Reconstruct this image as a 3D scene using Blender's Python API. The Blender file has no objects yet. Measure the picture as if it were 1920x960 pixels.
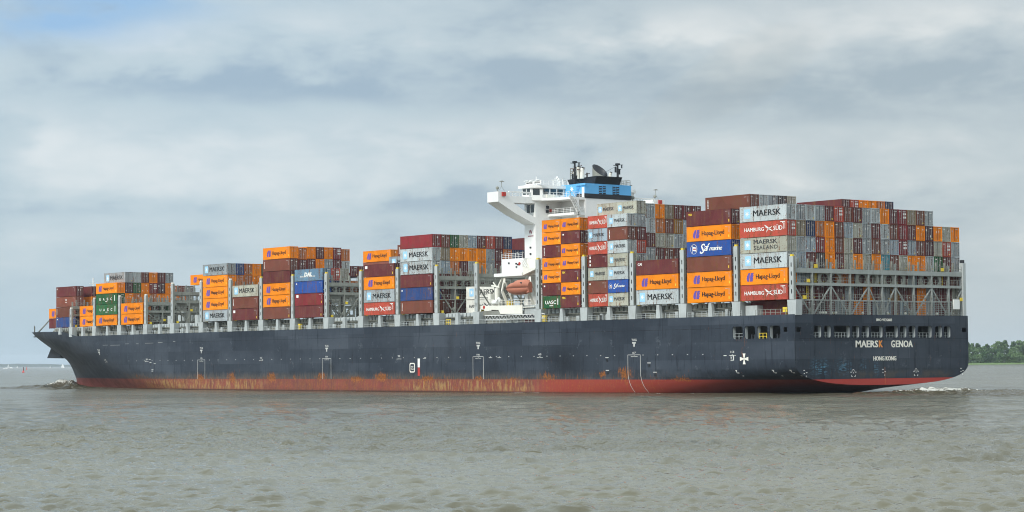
import bpy, bmesh, math, random
import numpy as np
from mathutils import Vector, Matrix
random.seed(7)
rng = np.random.default_rng(11)
SC = bpy.context.scene
COL = SC.collection
rad = math.radians

# ------------------------------------------------------------------ camera
CAM = (286.098, -288.149, 6.501)
def cam_axes(yaw, pitch, roll):
    f = Vector((-math.sin(yaw) * math.cos(pitch), math.cos(yaw) * math.cos(pitch), math.sin(pitch)))
    r = Vector((math.cos(yaw), math.sin(yaw), 0)); u = r.cross(f)
    c, s = math.cos(roll), math.sin(roll)
    return c * r - s * u, s * r + c * u, f
CR, CU, CF = cam_axes(rad(51.878), rad(2.74), rad(0.478))
cd = bpy.data.cameras.new('camera'); cam = bpy.data.objects.new('camera', cd); COL.objects.link(cam)
cd.sensor_width = 36.0; cd.lens = 4154.64 / 1920 * 36.0
cd.clip_start = 1.0; cd.clip_end = 60000.0
cam.matrix_world = Matrix(((CR.x, CU.x, -CF.x, CAM[0]), (CR.y, CU.y, -CF.y, CAM[1]), (CR.z, CU.z, -CF.z, CAM[2]), (0, 0, 0, 1)))
SC.camera = cam

# ------------------------------------------------------------------ node helper
class E:
    """one value in a node tree, with arithmetic"""
    def __init__(s, nt, sock): s.nt, s.k = nt, sock
    def _m(s, op, *a, clamp=False):
        n = s.nt.nodes.new('ShaderNodeMath'); n.operation = op; n.use_clamp = clamp
        for i, v in enumerate((s,) + a):
            if isinstance(v, E): s.nt.links.new(v.k, n.inputs[i])
            else: n.inputs[i].default_value = v
        return E(s.nt, n.outputs[0])
    def __add__(s, o): return s._m('ADD', o)
    __radd__ = __add__
    def __sub__(s, o): return s._m('SUBTRACT', o)
    def __rsub__(s, o): return (s * -1.0) + o
    def __mul__(s, o): return s._m('MULTIPLY', o)
    __rmul__ = __mul__
    def __truediv__(s, o): return s._m('DIVIDE', o)
    def __pow__(s, o): return s._m('POWER', o)
    def abs(s): return s._m('ABSOLUTE')
    def max(s, o): return s._m('MAXIMUM', o)
    def min(s, o): return s._m('MINIMUM', o)
    def exp(s): return s._m('EXPONENT')
    def clamp(s): return s._m('ADD', 0.0, clamp=True)
    def step(s, a, b, lo=0.0, hi=1.0):
        n = s.nt.nodes.new('ShaderNodeMapRange'); n.interpolation_type = 'SMOOTHSTEP'
        s.nt.links.new(s.k, n.inputs[0])
        for i, v in enumerate((a, b, lo, hi)):
            if isinstance(v, E): s.nt.links.new(v.k, n.inputs[i + 1])
            else: n.inputs[i + 1].default_value = v
        return E(s.nt, n.outputs[0])
    def band(s, a, b, w):
        return s.step(a - w, a + w) * s.step(b - w, b + w, 1.0, 0.0)

def xyz(nt, x, y, z):
    n = nt.nodes.new('ShaderNodeCombineXYZ')
    for i, v in enumerate((x, y, z)):
        if isinstance(v, E): nt.links.new(v.k, n.inputs[i])
        else: n.inputs[i].default_value = v
    return E(nt, n.outputs[0])
def split(nt, v):
    n = nt.nodes.new('ShaderNodeSeparateXYZ'); nt.links.new(v.k, n.inputs[0])
    return [E(nt, o) for o in n.outputs]
def noise(nt, vec, scale=1.0, detail=3.0, rough=0.55, w=None, dist=0.0):
    n = nt.nodes.new('ShaderNodeTexNoise'); n.noise_dimensions = '4D' if w is not None else '3D'
    n.inputs['Scale'].default_value = scale; n.inputs['Detail'].default_value = detail
    n.inputs['Roughness'].default_value = rough; n.inputs['Distortion'].default_value = dist
    nt.links.new(vec.k, n.inputs['Vector'])
    if w is not None: nt.links.new(w.k, n.inputs['W'])
    return E(nt, n.outputs[0])
def mixc(nt, f, a, b):
    n = nt.nodes.new('ShaderNodeMix'); n.data_type = 'RGBA'
    if isinstance(f, E): nt.links.new(f.k, n.inputs[0])
    else: n.inputs[0].default_value = f
    for i, v in ((6, a), (7, b)):
        if isinstance(v, E): nt.links.new(v.k, n.inputs[i])
        else: n.inputs[i].default_value = (*v, 1.0)
    return E(nt, n.outputs[2])
def mulc(nt, c, f):
    n = nt.nodes.new('ShaderNodeVectorMath'); n.operation = 'SCALE'
    nt.links.new(c.k, n.inputs[0])
    if isinstance(f, E): nt.links.new(f.k, n.inputs['Scale'])
    else: n.inputs['Scale'].default_value = f
    return E(nt, n.outputs[0])
def dot(nt, v, d):
    n = nt.nodes.new('ShaderNodeVectorMath'); n.operation = 'DOT_PRODUCT'
    nt.links.new(v.k, n.inputs[0]); n.inputs[1].default_value = d
    return E(nt, n.outputs['Value'])

# ------------------------------------------------------------------ world: hazy overcast sky
SUN_DIR = Vector((0.16, -0.80, 0.62)).normalized()
SUN_EL = math.asin(SUN_DIR.z); SUN_ROT = math.atan2(SUN_DIR.x, SUN_DIR.y)
W = bpy.data.worlds.new('World'); SC.world = W; W.use_nodes = True
nt = W.node_tree; nt.nodes.clear()
out = nt.nodes.new('ShaderNodeOutputWorld'); bg = nt.nodes.new('ShaderNodeBackground')
bg.inputs['Strength'].default_value = 0.1
sky = nt.nodes.new('ShaderNodeTexSky'); sky.sky_type = 'NISHITA'; sky.sun_disc = False
sky.sun_elevation = SUN_EL; sky.sun_rotation = SUN_ROT; sky.air_density = 1.0; sky.dust_density = 1.5; sky.ozone_density = 1.0
tc = nt.nodes.new('ShaderNodeTexCoord'); D = E(nt, tc.outputs['Generated'])
dx, dy, dz = split(nt, D)
h2 = Vector((CF.x, CF.y, 0)).normalized()
lat = dot(nt, D, (h2.y, -h2.x, 0)); fw = dot(nt, D, (h2.x, h2.y, 0))     # compass directions of this reach of river
el = dz.max(0.0)
az = lat / fw.abs().max(0.15)
inv = (el + 0.10)
px_ = lat / inv; py_ = fw / inv
P0 = xyz(nt, px_ * 0.55, py_ * 0.85, 3.7)
n1 = noise(nt, P0, 0.75, 3.5, 0.5, dist=0.3)
n2 = noise(nt, P0, 2.3, 4.0, 0.5, dist=0.3)
P1 = xyz(nt, lat * 12.0, fw * 12.0, el * 30.0)
n3 = noise(nt, P1, 1.0, 5.0, 0.52, dist=0.25)
n4 = noise(nt, xyz(nt, lat * 34.0, fw * 34.0, el * 80.0), 1.0, 4.0, 0.55, dist=0.3)
warp = n3 - 0.5
def blob(a, e, sa, se, wa=0.16, we=0.045):
    u = (az - a + warp * wa) / sa; v = (el - e + (n3 - 0.5) * we + (n4 - 0.5) * 0.012) / se
    return ((u * u + v * v) * -1.0).exp()
front = fw.step(0.0, 0.3)
S = (n1 - 0.5) * 0.7 + (n2 - 0.5) * 0.7 + (n3 - 0.5) * 1.75 + (n4 - 0.5) * 0.95
S = S + front * (blob(0.075, 0.146, 0.045, 0.012) * 0.75 + blob(0.195, 0.146, 0.05, 0.013) * 0.55 + blob(0.17, 0.085, 0.10, 0.012) * 0.15 + blob(-0.205, 0.100, 0.022, 0.009) * 0.5 + blob(-0.12, 0.150, 0.10, 0.012) * 0.45 + blob(0.00, 0.104, 0.16, 0.007) * 0.25 + blob(-0.10, 0.088, 0.12, 0.010) * 0.3
     - blob(-0.12, 0.120, 0.11, 0.007) * 0.45 - blob(0.00, 0.131, 0.08, 0.013) * 0.38 - blob(0.11, 0.108, 0.08, 0.007) * 0.35 - blob(-0.02, 0.070, 0.22, 0.006) * 0.3 - blob(0.16, 0.118, 0.06, 0.007) * 0.3 - blob(-0.215, 0.142, 0.02, 0.012) * 0.4)
S = S * el.step(0.005, 0.06, 0.35, 1.0)
k_ = az.step(-0.15, 0.15)
dark = mixc(nt, k_, (0.285, 0.380, 0.470), (0.300, 0.365, 0.410)); mid = mixc(nt, k_, (0.415, 0.505, 0.560), (0.405, 0.462, 0.490)); lite = mixc(nt, k_, (0.580, 0.630, 0.655), (0.630, 0.648, 0.638))
c = mixc(nt, S.step(-0.62, 0.05), dark, mid)
c = mixc(nt, S.step(-0.10, 0.95), c, lite)
hor = mixc(nt, az.step(-0.2, 0.22), (0.330, 0.455, 0.545), (0.385, 0.455, 0.495))
c = mixc(nt, el.step(0.0, 0.055, 0.75, 0.0), c, hor)
blue = front * blob(-0.200, 0.156, 0.05, 0.010) * 1.1
c = mixc(nt, blue.clamp(), c, (0.26, 0.42, 0.62))
# overcast luminance grows towards the zenith and towards the veiled sun
gain = el.step(0.18, 0.75, 1.0, 2.8) + dot(nt, D, tuple(SUN_DIR)).max(0.0) ** 6.0 * 1.4
c = mulc(nt, c, gain * 7.3)
skyc = E(nt, sky.outputs[0])
c = mixc(nt, 0.06, c, skyc)
nt.links.new(c.k, bg.inputs['Color']); nt.links.new(bg.outputs[0], out.inputs['Surface'])

# ------------------------------------------------------------------ sun (veiled)
sl = bpy.data.lights.new('sun', 'SUN'); sun = bpy.data.objects.new('sun', sl); COL.objects.link(sun)
sl.energy = 1.5; sl.angle = rad(12); sl.color = (1.0, 0.95, 0.87)
sun.rotation_euler = (-SUN_DIR).to_track_quat('-Z', 'Y').to_euler()

SC.view_settings.view_transform = 'Standard'; SC.view_settings.look = 'None'
SC.view_settings.exposure = 0.78; SC.view_settings.gamma = 1.0; SC.view_settings.use_curve_mapping = False
SC.cycles.max_bounces = 6; SC.cycles.diffuse_bounces = 3; SC.cycles.glossy_bounces = 3
SC.cycles.volume_bounces = 0; SC.cycles.filter_width = 1.05; SC.cycles.use_denoising = True
try: SC.cycles.denoiser = 'OPENIMAGEDENOISE'; SC.cycles.denoising_prefilter = 'ACCURATE'; SC.cycles.denoising_input_passes = 'RGB_ALBEDO_NORMAL'
except Exception: pass

# ------------------------------------------------------------------ mesh helpers
class MB:
    def __init__(s): s.v, s.f, s.sm = [], [], []
    def add(s, vs, fs, smooth=False):
        o = len(s.v); s.v += [tuple(p) for p in vs]
        s.f += [tuple(i + o for i in f) for f in fs]; s.sm += [smooth] * len(fs)
        return s
    def box(s, x0, x1, y0, y1, z0, z1):
        return s.add([(x0, y0, z0), (x1, y0, z0), (x1, y1, z0), (x0, y1, z0), (x0, y0, z1), (x1, y0, z1), (x1, y1, z1), (x0, y1, z1)],
                     [(0, 3, 2, 1), (4, 5, 6, 7), (0, 1, 5, 4), (1, 2, 6, 5), (2, 3, 7, 6), (3, 0, 4, 7)])
    def bar(s, a, b, w, h=None):
        a, b = Vector(a), Vector(b); d = (b - a).normalized(); h = h or w
        up = Vector((0, 0, 1)) if abs(d.z) < 0.95 else Vector((1, 0, 0))
        sx = d.cross(up).normalized() * w / 2; sz = sx.cross(d).normalized() * h / 2
        vs = [a - sx - sz, a + sx - sz, a + sx + sz, a - sx + sz, b - sx - sz, b + sx - sz, b + sx + sz, b - sx + sz]
        return s.add(vs, [(0, 3, 2, 1), (4, 5, 6, 7), (0, 1, 5, 4), (1, 2, 6, 5), (2, 3, 7, 6), (3, 0, 4, 7)])
    def tube(s, a, b, r, r2=None, n=10, cap=True):
        a, b = Vector(a), Vector(b); d = (b - a).normalized(); r2 = r if r2 is None else r2
        up = Vector((0, 0, 1)) if abs(d.z) < 0.95 else Vector((1, 0, 0))
        e1 = d.cross(up).normalized(); e2 = d.cross(e1)
        vs = []
        for p, q in ((a, r), (b, r2)):
            vs += [p + (e1 * math.cos(2 * math.pi * i / n) + e2 * math.sin(2 * math.pi * i / n)) * q for i in range(n)]
        fs = [(i, i + n, (i + 1) % n + n, (i + 1) % n) for i in range(n)]
        s.add(vs, fs, True)
        if cap: s.add(vs, [tuple(range(n)), tuple(range(2 * n - 1, n - 1, -1))])
        return s
    def ball(s, c, r, n=10, m=6, sz=1.0):
        vs = []; 
        for j in range(m + 1):
            t = math.pi * j / m
            vs += [(c[0] + r * math.sin(t) * math.cos(2 * math.pi * i / n), c[1] + r * math.sin(t) * math.sin(2 * math.pi * i / n), c[2] + r * sz * math.cos(t)) for i in range(n)]
        return s.add(vs, [(j * n + i, j * n + n + i, j * n + n + (i + 1) % n, j * n + (i + 1) % n) for j in range(m) for i in range(n)], True)
    def prism(s, poly, fn, t0, t1):
        """poly of (a, b) extruded from t0 to t1; fn(a, b, t) -> point"""
        n = len(poly)
        vs = [fn(a, b, t0) for a, b in poly] + [fn(a, b, t1) for a, b in poly]
        return s.add(vs, [tuple(range(n - 1, -1, -1)), tuple(range(n, 2 * n))] + [(i, (i + 1) % n, (i + 1) % n + n, i + n) for i in range(n)])
    def mesh(s, name):
        m = bpy.data.meshes.new(name); m.from_pydata(s.v, [], s.f); m.validate(clean_customdata=False)
        if len(m.polygons) == len(s.sm): m.polygons.foreach_set('use_smooth', s.sm)
        bm = bmesh.new(); bm.from_mesh(m); bmesh.ops.recalc_face_normals(bm, faces=bm.faces); bm.to_mesh(m); bm.free()
        m.update(); return m
    def build(s, name, mat, parent=None): return link(name, s.mesh(name), mat, parent)

def link(name, mesh, mat, parent=None):
    o = bpy.data.objects.new(name, mesh); COL.objects.link(o)
    if mat is not None:
        mesh.materials.clear(); mesh.materials.append(mat)
    if parent is not None:
        o.parent = parent; o.matrix_parent_inverse = parent.matrix_basis.inverted() if parent.parent is None else Matrix.Identity(4)
    return o
def tag(o, label=None, cat=None, group=None, kind=None):
    if label: o['label'] = label
    if cat: o['category'] = cat
    if group: o['group'] = group
    if kind: o['kind'] = kind
    return o
def empty(name, loc, label=None, cat=None, group=None):
    o = bpy.data.objects.new(name, None); COL.objects.link(o); o.location = loc; o.empty_display_size = 0.1
    bpy.context.view_layer.update() if False else None
    o.matrix_basis = Matrix.Translation(loc)
    return tag(o, label, cat, group)

def plate_mesh(name, outer, holes, fn, thick):
    """flat plate with holes from 2D outlines; fn(a, b, t) -> point, t in 0..thick"""
    cu = bpy.data.curves.new('c', 'CURVE'); cu.dimensions = '2D'; cu.fill_mode = 'BOTH'; cu.extrude = thick / 2
    for poly in [outer] + list(holes):
        sp = cu.splines.new('POLY'); sp.points.add(len(poly) - 1)
        for p, (a, b) in zip(sp.points, poly): p.co = (a, b, 0, 1)
        sp.use_cyclic_u = True
    o = bpy.data.objects.new('c', cu); COL.objects.link(o)
    dg = bpy.context.evaluated_depsgraph_get(); dg.update()
    m = bpy.data.meshes.new_from_object(o.evaluated_get(dg)); bpy.data.objects.remove(o); bpy.data.curves.remove(cu)
    m.name = name; m.polygons.foreach_set('use_smooth', [False] * len(m.polygons))
    for v in m.vertices: v.co = Vector(fn(v.co.x, v.co.y, v.co.z + thick / 2))
    bm = bmesh.new(); bm.from_mesh(m); bmesh.ops.remove_doubles(bm, verts=bm.verts, dist=1e-4); bmesh.ops.recalc_face_normals(bm, faces=bm.faces); bm.to_mesh(m); bm.free()
    return m
def rrect(x0, x1, z0, z1, r, n=4):
    p = []
    for cx, cz, a0 in ((x1 - r, z0 + r, -90), (x1 - r, z1 - r, 0), (x0 + r, z1 - r, 90), (x0 + r, z0 + r, 180)):
        for i in range(n + 1):
            a = rad(a0 + 90 * i / n); p.append((cx + r * math.cos(a), cz + r * math.sin(a)))
    return p
def oval(cx, cz, rx, rz, n=20): return [(cx + rx * math.cos(2 * math.pi * i / n), cz + rz * math.sin(2 * math.pi * i / n)) for i in range(n)]

PORT = lambda a, b, t: (a, t, b)          # outlines read from the port side
AFT = lambda a, b, t: (-t, a, b)          # outlines read from astern
def text_pts(s, x0, x1, z0, z1, bold=0.0, shear=0.0, sp=1.0):
    cu = bpy.data.curves.new('t', 'FONT'); cu.body = s; cu.offset = bold; cu.shear = shear; cu.space_character = sp; cu.resolution_u = 2
    o = bpy.data.objects.new('t', cu); COL.objects.link(o)
    dg = bpy.context.evaluated_depsgraph_get(); dg.update()
    m = bpy.data.meshes.new_from_object(o.evaluated_get(dg)); bpy.data.objects.remove(o); bpy.data.curves.remove(cu)
    vs = np.array([v.co[:2] for v in m.vertices]); fs = [tuple(p.vertices) for p in m.polygons]; bpy.data.meshes.remove(m)
    lo, hi = vs.min(0), vs.max(0)
    vs = (vs - lo) / (hi - lo) * np.array([x1 - x0, z1 - z0]) + np.array([x0, z0])
    return vs.tolist(), fs
def flat(parts, fn, t=0.0):
    mb = MB()
    for q in parts: mb.add([fn(a, b, t + (q[2] if len(q) > 2 else 0.0)) for a, b in q[0]], q[1])
    return mb
def bold(part, w):
    """heavier lettering: strokes thickened by offset copies, each a hair above the last"""
    vs, fs = part
    return [([(a + dx, b) for a, b in vs], fs, dt) for dx, dt in ((-w, 0.0), (0.0, 0.003), (w, 0.006))]
def poly2(p): return (p, [tuple(range(len(p)))])
def star_pts(cx, cz, r, ri, n=7, rot=90):
    p = [(cx, cz)]
    for i in range(2 * n):
        a = rad(rot + 180 * i / n); q = r if i % 2 == 0 else ri
        p.append((cx + q * math.cos(a), cz + q * math.sin(a)))
    return (p, [(0, 1 + i, 1 + (i + 1) % (2 * n)) for i in range(2 * n)])

# ------------------------------------------------------------------ materials
def new_mat(name):
    m = bpy.data.materials.new(name); m.use_nodes = True; nt = m.node_tree
    b = nt.nodes['Principled BSDF']; return m, nt, b
def objco(nt): 
    n = nt.nodes.new('ShaderNodeTexCoord'); return E(nt, n.outputs['Object'])
def orand(nt):
    n = nt.nodes.new('ShaderNodeObjectInfo'); return E(nt, n.outputs['Random'])
def paint(name, rgb, rough=0.5, dirt=0.35, rust=0.05, streak=0.3, scale=1.0, vary=0.12, dirtc=(0.10, 0.085, 0.065), rustc=(0.16, 0.062, 0.022)):
    m, nt, b = new_mat(name); P = objco(nt); R = orand(nt); w = R * 37.0
    x, y, z = split(nt, P)
    big = noise(nt, P, 0.45 * scale, 4.0, 0.6, w)
    st = noise(nt, xyz(nt, x * 2.2 * scale, y * 2.2 * scale, z * 0.22 * scale), 1.0, 4.0, 0.65, w)
    fine = noise(nt, P, 5.0 * scale, 3.0, 0.6, w)
    c = mixc(nt, (big.step(0.42, 0.72) * 0.55 + st.step(0.5, 0.75) * streak) * dirt, rgb, dirtc)
    rr = (fine * 0.5 + st * 0.5).step(0.72 - rust * 1.1, 0.78 - rust * 0.9)
    c = mixc(nt, rr * 0.85, c, rustc)
    pt = noise(nt, xyz(nt, x * 0.42, y * 0.42, z * 0.30), 1.0, 1.0, 0.5, w)
    c = mulc(nt, c, R * (2 * vary) + (1.0 - vary) + (big - 0.5) * 0.25 + (pt.step(0.50, 0.53) - 0.5) * vary * 1.1 + (st - 0.5) * vary * 1.5)
    nt.links.new(c.k, b.inputs['Base Color'])
    rg = big * 0.25 + (rough - 0.1); nt.links.new(rg.k, b.inputs['Roughness'])
    b.inputs['Specular IOR Level'].default_value = 0.1
    return m
def plain(name, rgb, rough=0.5, metal=0.0, spec=0.4):
    m, nt, b = new_mat(name)
    P = objco(nt); f = noise(nt, P, 1.7, 3.0, 0.6)
    c = mulc(nt, mixc(nt, 0.0, rgb, rgb), f * 0.3 + 0.85); nt.links.new(c.k, b.inputs['Base Color'])
    b.inputs['Roughness'].default_value = rough; b.inputs['Metallic'].default_value = metal
    b.inputs['Specular IOR Level'].default_value = spec
    return m
CM = {  # container paints
 'g': (.330, .365, .375), 'l': (.450, .490, .490), 'b': (.330, .400, .450), 'e': (.400, .395, .320), 'd': (.270, .215, .140),
 'm': (.130, .030, .033), 'p': (.075, .025, .035), 'w': (.170, .055, .038), 'r': (.480, .080, .052), 'o': (.840, .245, .009),
 'k': (.560, .165, .030), 'c': (.240, .028, .036), 'n': (.020, .040, .105), 'u': (.022, .085, .330), 't': (.060, .280, .340),
 'G': (.018, .120, .045), 'h': (.055, .050, .052), 'y': (.330, .165, .035), 's': (.130, .235, .330), 'B': (.030, .070, .210),
 'R': (.250, .080, .055), 'W': (.740, .720, .650), 'v': (.045, .060, .040)}
CMAT = {k: paint('container_paint_' + n, v, rough=0.6, dirt=0.20 if k == 'o' else 0.46, rust=0.19 if k not in 'oW' else 0.07, streak=0.8, vary=0.10) for (k, v), n in
        zip(CM.items(), 'grey light_grey blue_grey beige tan maroon plum brown red orange burnt_orange crimson navy blue teal green charcoal ochre slate dark_blue terracotta white olive'.split())}
M_steel = paint('ship_grey_paint', (.430, .455, .445), 0.55, 0.5, 0.09, 0.4, 0.8, 0.04)
M_steel2 = paint('weathered_grey_paint', (.265, .270, .235), 0.6, 0.7, 0.13, 0.5, 0.8, 0.05)
M_steelm = paint('stern_frame_paint', (.310, .330, .310), 0.55, 0.5, 0.12, 0.5, 0.8, 0.04)
M_white = paint('ship_white_paint', (.780, .775, .745), 0.4, 0.16, 0.03, 0.25, 0.6, 0.02, dirtc=(.35, .30, .22), rustc=(.45, .26, .10))
M_cream = paint('aged_white_paint', (.760, .740, .660), 0.45, 0.3, 0.07, 0.6, 0.6, 0.02, dirtc=(.40, .33, .20), rustc=(.50, .27, .09))
M_dark = plain('dark_void_paint', (.020, .022, .026), 0.7)
M_black = plain('black_paint', (.012, .014, .018), 0.45)
M_fblue = paint('funnel_blue_paint', (.125, .400, .700), 0.4, 0.12, 0.02, 0.2, 0.7, 0.02)
M_mark = paint('white_marking_paint', (.80, .79, .74), 0.5, 0.3, 0.05, 0.5, 1.5, 0.0)
M_markh = paint('worn_hull_marking_paint', (.52, .52, .49), 0.5, 0.5, 0.10, 0.8, 1.5, 0.0)
M_markw = paint('stern_lettering_paint', (.78, .75, .66), 0.5, 0.3, 0.03, 0.5, 1.0, 0.0)
M_markk = paint('black_lettering_paint', (.011, .012, .014), 0.5, 0.30, 0.0, 0.6, 1.2, 0.05, dirtc=(.20, .21, .21))
M_markd = plain('dark_grey_lettering_paint', (.030, .032, .036), 0.5)
M_marko = plain('orange_lettering_paint', (.70, .25, .05), 0.5)
M_ltb = plain('pale_blue_paint', (.33, .60, .82), 0.5)
M_pur = plain('violet_paint', (.120, .075, .340), 0.5)
M_yel = plain('yellow_paint', (.72, .52, .04), 0.5)
M_red = plain('red_paint', (.42, .035, .025), 0.5)
M_rod = plain('galvanised_steel', (.34, .33, .32), 0.5, 0.3)
M_glass = plain('dark_window_glass', (.020, .030, .035), 0.08, 0.0, 0.8)
M_boat = paint('faded_orange_fibreglass', (.440, .165, .105), 0.45, 0.35, 0.03, 0.5, 1.2, 0.0)
M_int = plain('mooring_deck_grey', (.150, .160, .165), 0.6)
M_smooth = {}
# ------------------------------------------------------------------ hull shape
HB = 23.75                                  # half beam; port side at y = 0
DECK = 14.75
def lerp_tab(x, tab):
    xs = [a for a, _ in tab]; ys = [b for _, b in tab]
    return float(np.interp(x, xs, ys))
ZK = [(-95, -6), (-75, 1.0), (-55, 3.6), (-35, 5.4), (-20, 6.2), (1.75, 6.3)]
ZB = [(-95, -12), (-60, -9), (-35, -4), (-20, -1.0), (-10, 0.5), (1.75, 1.65)]
STEM = [(-1.5, -325.5), (2.6, -326.3), (5.35, -328.7), (7.85, -331.4), (9.67, -335.7), (12.9, -344.4), (16.9, -354.3)]
def ztop(X): return lerp_tab(X, [(-356, 16.95), (-291, 16.25), (-289.5, 16.2), (-285.5, 14.8), (-270, DECK)])
def xstem(z): return lerp_tab(z, STEM)
XB = -205.0
def ybow(X, z):
    """port side offset of the hull forward of the parallel body"""
    xs = xstem(z); t0 = min(max(z / 15.0, 0.0), 1.0); xa = -214 + (-276 + 214) * t0 ** 0.8; e = 1.55 + 0.55 * t0
    if X >= xa: return 0.0
    return HB * min((xa - X) / (xa - xs), 1.0) ** e
def yhull(X, z):
    if X < XB: return ybow(X, z)
    zk, zb = lerp_tab(X, ZK), lerp_tab(X, ZB)
    if z >= zk: return 0.0
    q = min((zk - z) / (zk - zb), 1.0)
    return HB * (1 - (1 - q ** 3) ** 0.4)
def zdeck_y(X): return ybow(X, min(ztop(X), 16.9)) if X < XB else 0.0

ship = empty('container_ship', (-176, HB, 0), 'huge container ship with dark blue hull, rust-streaked red waterline band and white deckhouse', 'ship')

# hull paint: bands, scuffs and rust in ship coordinates
m, nt, b = new_mat('hull_paint'); P = objco(nt); x, y, z = split(nt, P)
big = noise(nt, xyz(nt, x * 0.05, y * 0.05, z * 0.12), 1.0, 4.0, 0.6)
med = noise(nt, xyz(nt, x * 0.35, y * 0.35, z * 0.35), 1.0, 4.0, 0.6)
stv = noise(nt, xyz(nt, x * 1.1, y * 1.1, z * 0.10), 1.0, 4.0, 0.7)
stf = noise(nt, xyz(nt, x * 2.6, y * 2.6, z * 0.22), 1.0, 3.0, 0.7)
fine = noise(nt, P, 2.2, 4.0, 0.65)
navy = mixc(nt, big.step(0.35, 0.65), (.030, .038, .051), (.047, .057, .072))
vb = nt.nodes.new('ShaderNodeTexBrick'); vb.offset = 0.5; vb.inputs['Scale'].default_value = 1.0
vb.inputs['Color1'].default_value = (0.60, 0.63, 0.66, 1); vb.inputs['Color2'].default_value = (1.36, 1.33, 1.3, 1); vb.inputs['Mortar'].default_value = (0.80, 0.80, 0.80, 1)
vb.inputs['Mortar Size'].default_value = 0.03; vb.inputs['Brick Width'].default_value = 13.0; vb.inputs['Row Height'].default_value = 3.3; vb.inputs['Bias'].default_value = 0.0
nt.links.new(xyz(nt, x + y, z, 0.0).k, vb.inputs['Vector'])
plates = E(nt, vb.outputs['Color'])
mm = nt.nodes.new('ShaderNodeMix'); mm.data_type = 'RGBA'; mm.blend_type = 'MULTIPLY'; mm.inputs[0].default_value = 0.8
nt.links.new(navy.k, mm.inputs[6]); nt.links.new(plates.k, mm.inputs[7]); navy = E(nt, mm.outputs[2])
# chalky streaks and scuffs
navy = mixc(nt, (stv.step(0.55, 0.78) * z.step(1.0, 14.0, 1.0, 0.45)) * 0.6, navy, (.060, .072, .090))
navy = mixc(nt, (stv.step(0.32, 0.46, 1.0, 0.0)) * 0.6, navy, (.010, .013, .020))
navy = mixc(nt, ((med + fine * 0.6).step(0.93, 1.02) * z.step(12.0, 14.0, 1.0, 0.0)) * 0.6, navy, (.085, .10, .115))
# one darker band of older paint above the red, smudges left by tugs
navy = mixc(nt, z.step(4.6, 5.0, 1.0, 0.0) * (med.step(0.40, 0.6)) * 0.55 * x.step(-265.0, -225.0), navy, (.018, .022, .029))
def spot(cx, cz, sx, sz): 
    u = (x + (med - 0.5) * 5.0 - cx) / (sx * 1.35); v = (z + (stf - 0.5) * 2.0 - cz) / (sz * 1.25)
    return ((u * u + v * v + (fine - 0.5) * 1.6) * -1.0).exp()
tugs = spot(-64.0, 6.2, 4.0, 2.2) + spot(-87.5, 6.5, 1.6, 2.5) * 0.6 + spot(-103.3, 10.5, 1.0, 2.5) * 0.6 + spot(-30.0, 10.8, 1.2, 1.0) * 0.5 + spot(-150.0, 5.6, 1.0, 0.7)
navy = mixc(nt, (tugs * 0.7).clamp(), navy, (.012, .014, .018))
# pale-blue scraped primer on the transom
tr = x.step(0.8, 1.4) * (y.band(4.5, 8.5, 1.2) * 0.8 + y.band(10.5, 14.5, 1.2) * 0.55 + y.band(17.0, 18.5, 0.6) * 0.5 + y.band(20.5, 22.0, 0.6) * 0.7) * z.band(3.9, 6.2, 1.0)
hz = noise(nt, xyz(nt, x, y * 0.9, z * 5.0), 1.0, 4.0, 0.7)
navy = mixc(nt, (tr * hz.step(0.50, 0.56) * stf.step(0.40, 0.54)) * 0.75, navy, (.11, .29, .41))
navy = mixc(nt, x.step(0.8, 1.4) * z.band(2.9, 4.2, 0.5) * y.band(12.0, 42.0, 3.0) * med.step(0.4, 0.6) * 0.5, navy, (.10, .085, .065))
# rust above the boot-top
zr = z + (stf - 0.5) * 2.2 + (med - 0.5) * 1.0
run = x.band(-258.0, -28.0, 12.0)
gr = noise(nt, xyz(nt, x * 0.10, 0.0, 3.0), 1.0, 2.0, 0.5)
stz0 = noise(nt, xyz(nt, x * 3.0, y * 3.0, z * 0.30), 1.0, 4.0, 0.7)
greyrun = zr.step(3.2, 4.9, 1.0, 0.0) * run * stz0.step(0.38, 0.56) * gr.step(0.25, 0.5) * x.step(-100.0, -55.0, 1.0, 0.35)
navy = mixc(nt, greyrun * 0.85, navy, (.098, .086, .072))
rs = spot(-176.5, 3.2, 1.6, 1.1) + spot(-154.5, 3.5, 1.4, 0.8) * 0.9 + spot(-139.5, 2.9, 2.4, 0.6) + spot(-129.5, 3.1, 2.2, 0.9) + spot(-211.0, 3.2, 1.6, 0.9) + spot(-195.0, 3.2, 1.5, 1.2) + spot(-166.0, 3.0, 1.0, 0.6) * 0.6 + spot(-93.0, 3.0, 1.5, 0.5) * 0.8 + spot(-81.0, 3.0, 3.0, 0.5) * 0.6 + spot(-69.5, 3.3, 2.2, 0.9) * 0.7 + spot(-57.5, 3.2, 2.0, 0.7) * 0.4 + spot(-52.0, 4.0, 0.9, 0.6) * 0.8 + spot(-45.0, 4.0, 1.5, 1.2) * 0.8 + spot(-29.5, 2.9, 2.5, 0.35) * 0.7 + spot(-245.0, 3.4, 1.6, 0.6) * 0.5 + spot(-253.0, 3.9, 1.6, 0.7) * 0.4 + spot(-112.0, 3.0, 2.0, 0.5) + spot(-12.0, 9.0, 0.7, 2.2) * 0.35
stz = noise(nt, xyz(nt, x * 3.6, y * 3.6, z * 0.35), 1.0, 4.0, 0.72)
rust = ((rs * 1.15).clamp() + (stz - 0.5) * 3.2 + (fine - 0.5) * 0.6 - 0.46).step(0.0, 0.30)
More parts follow.
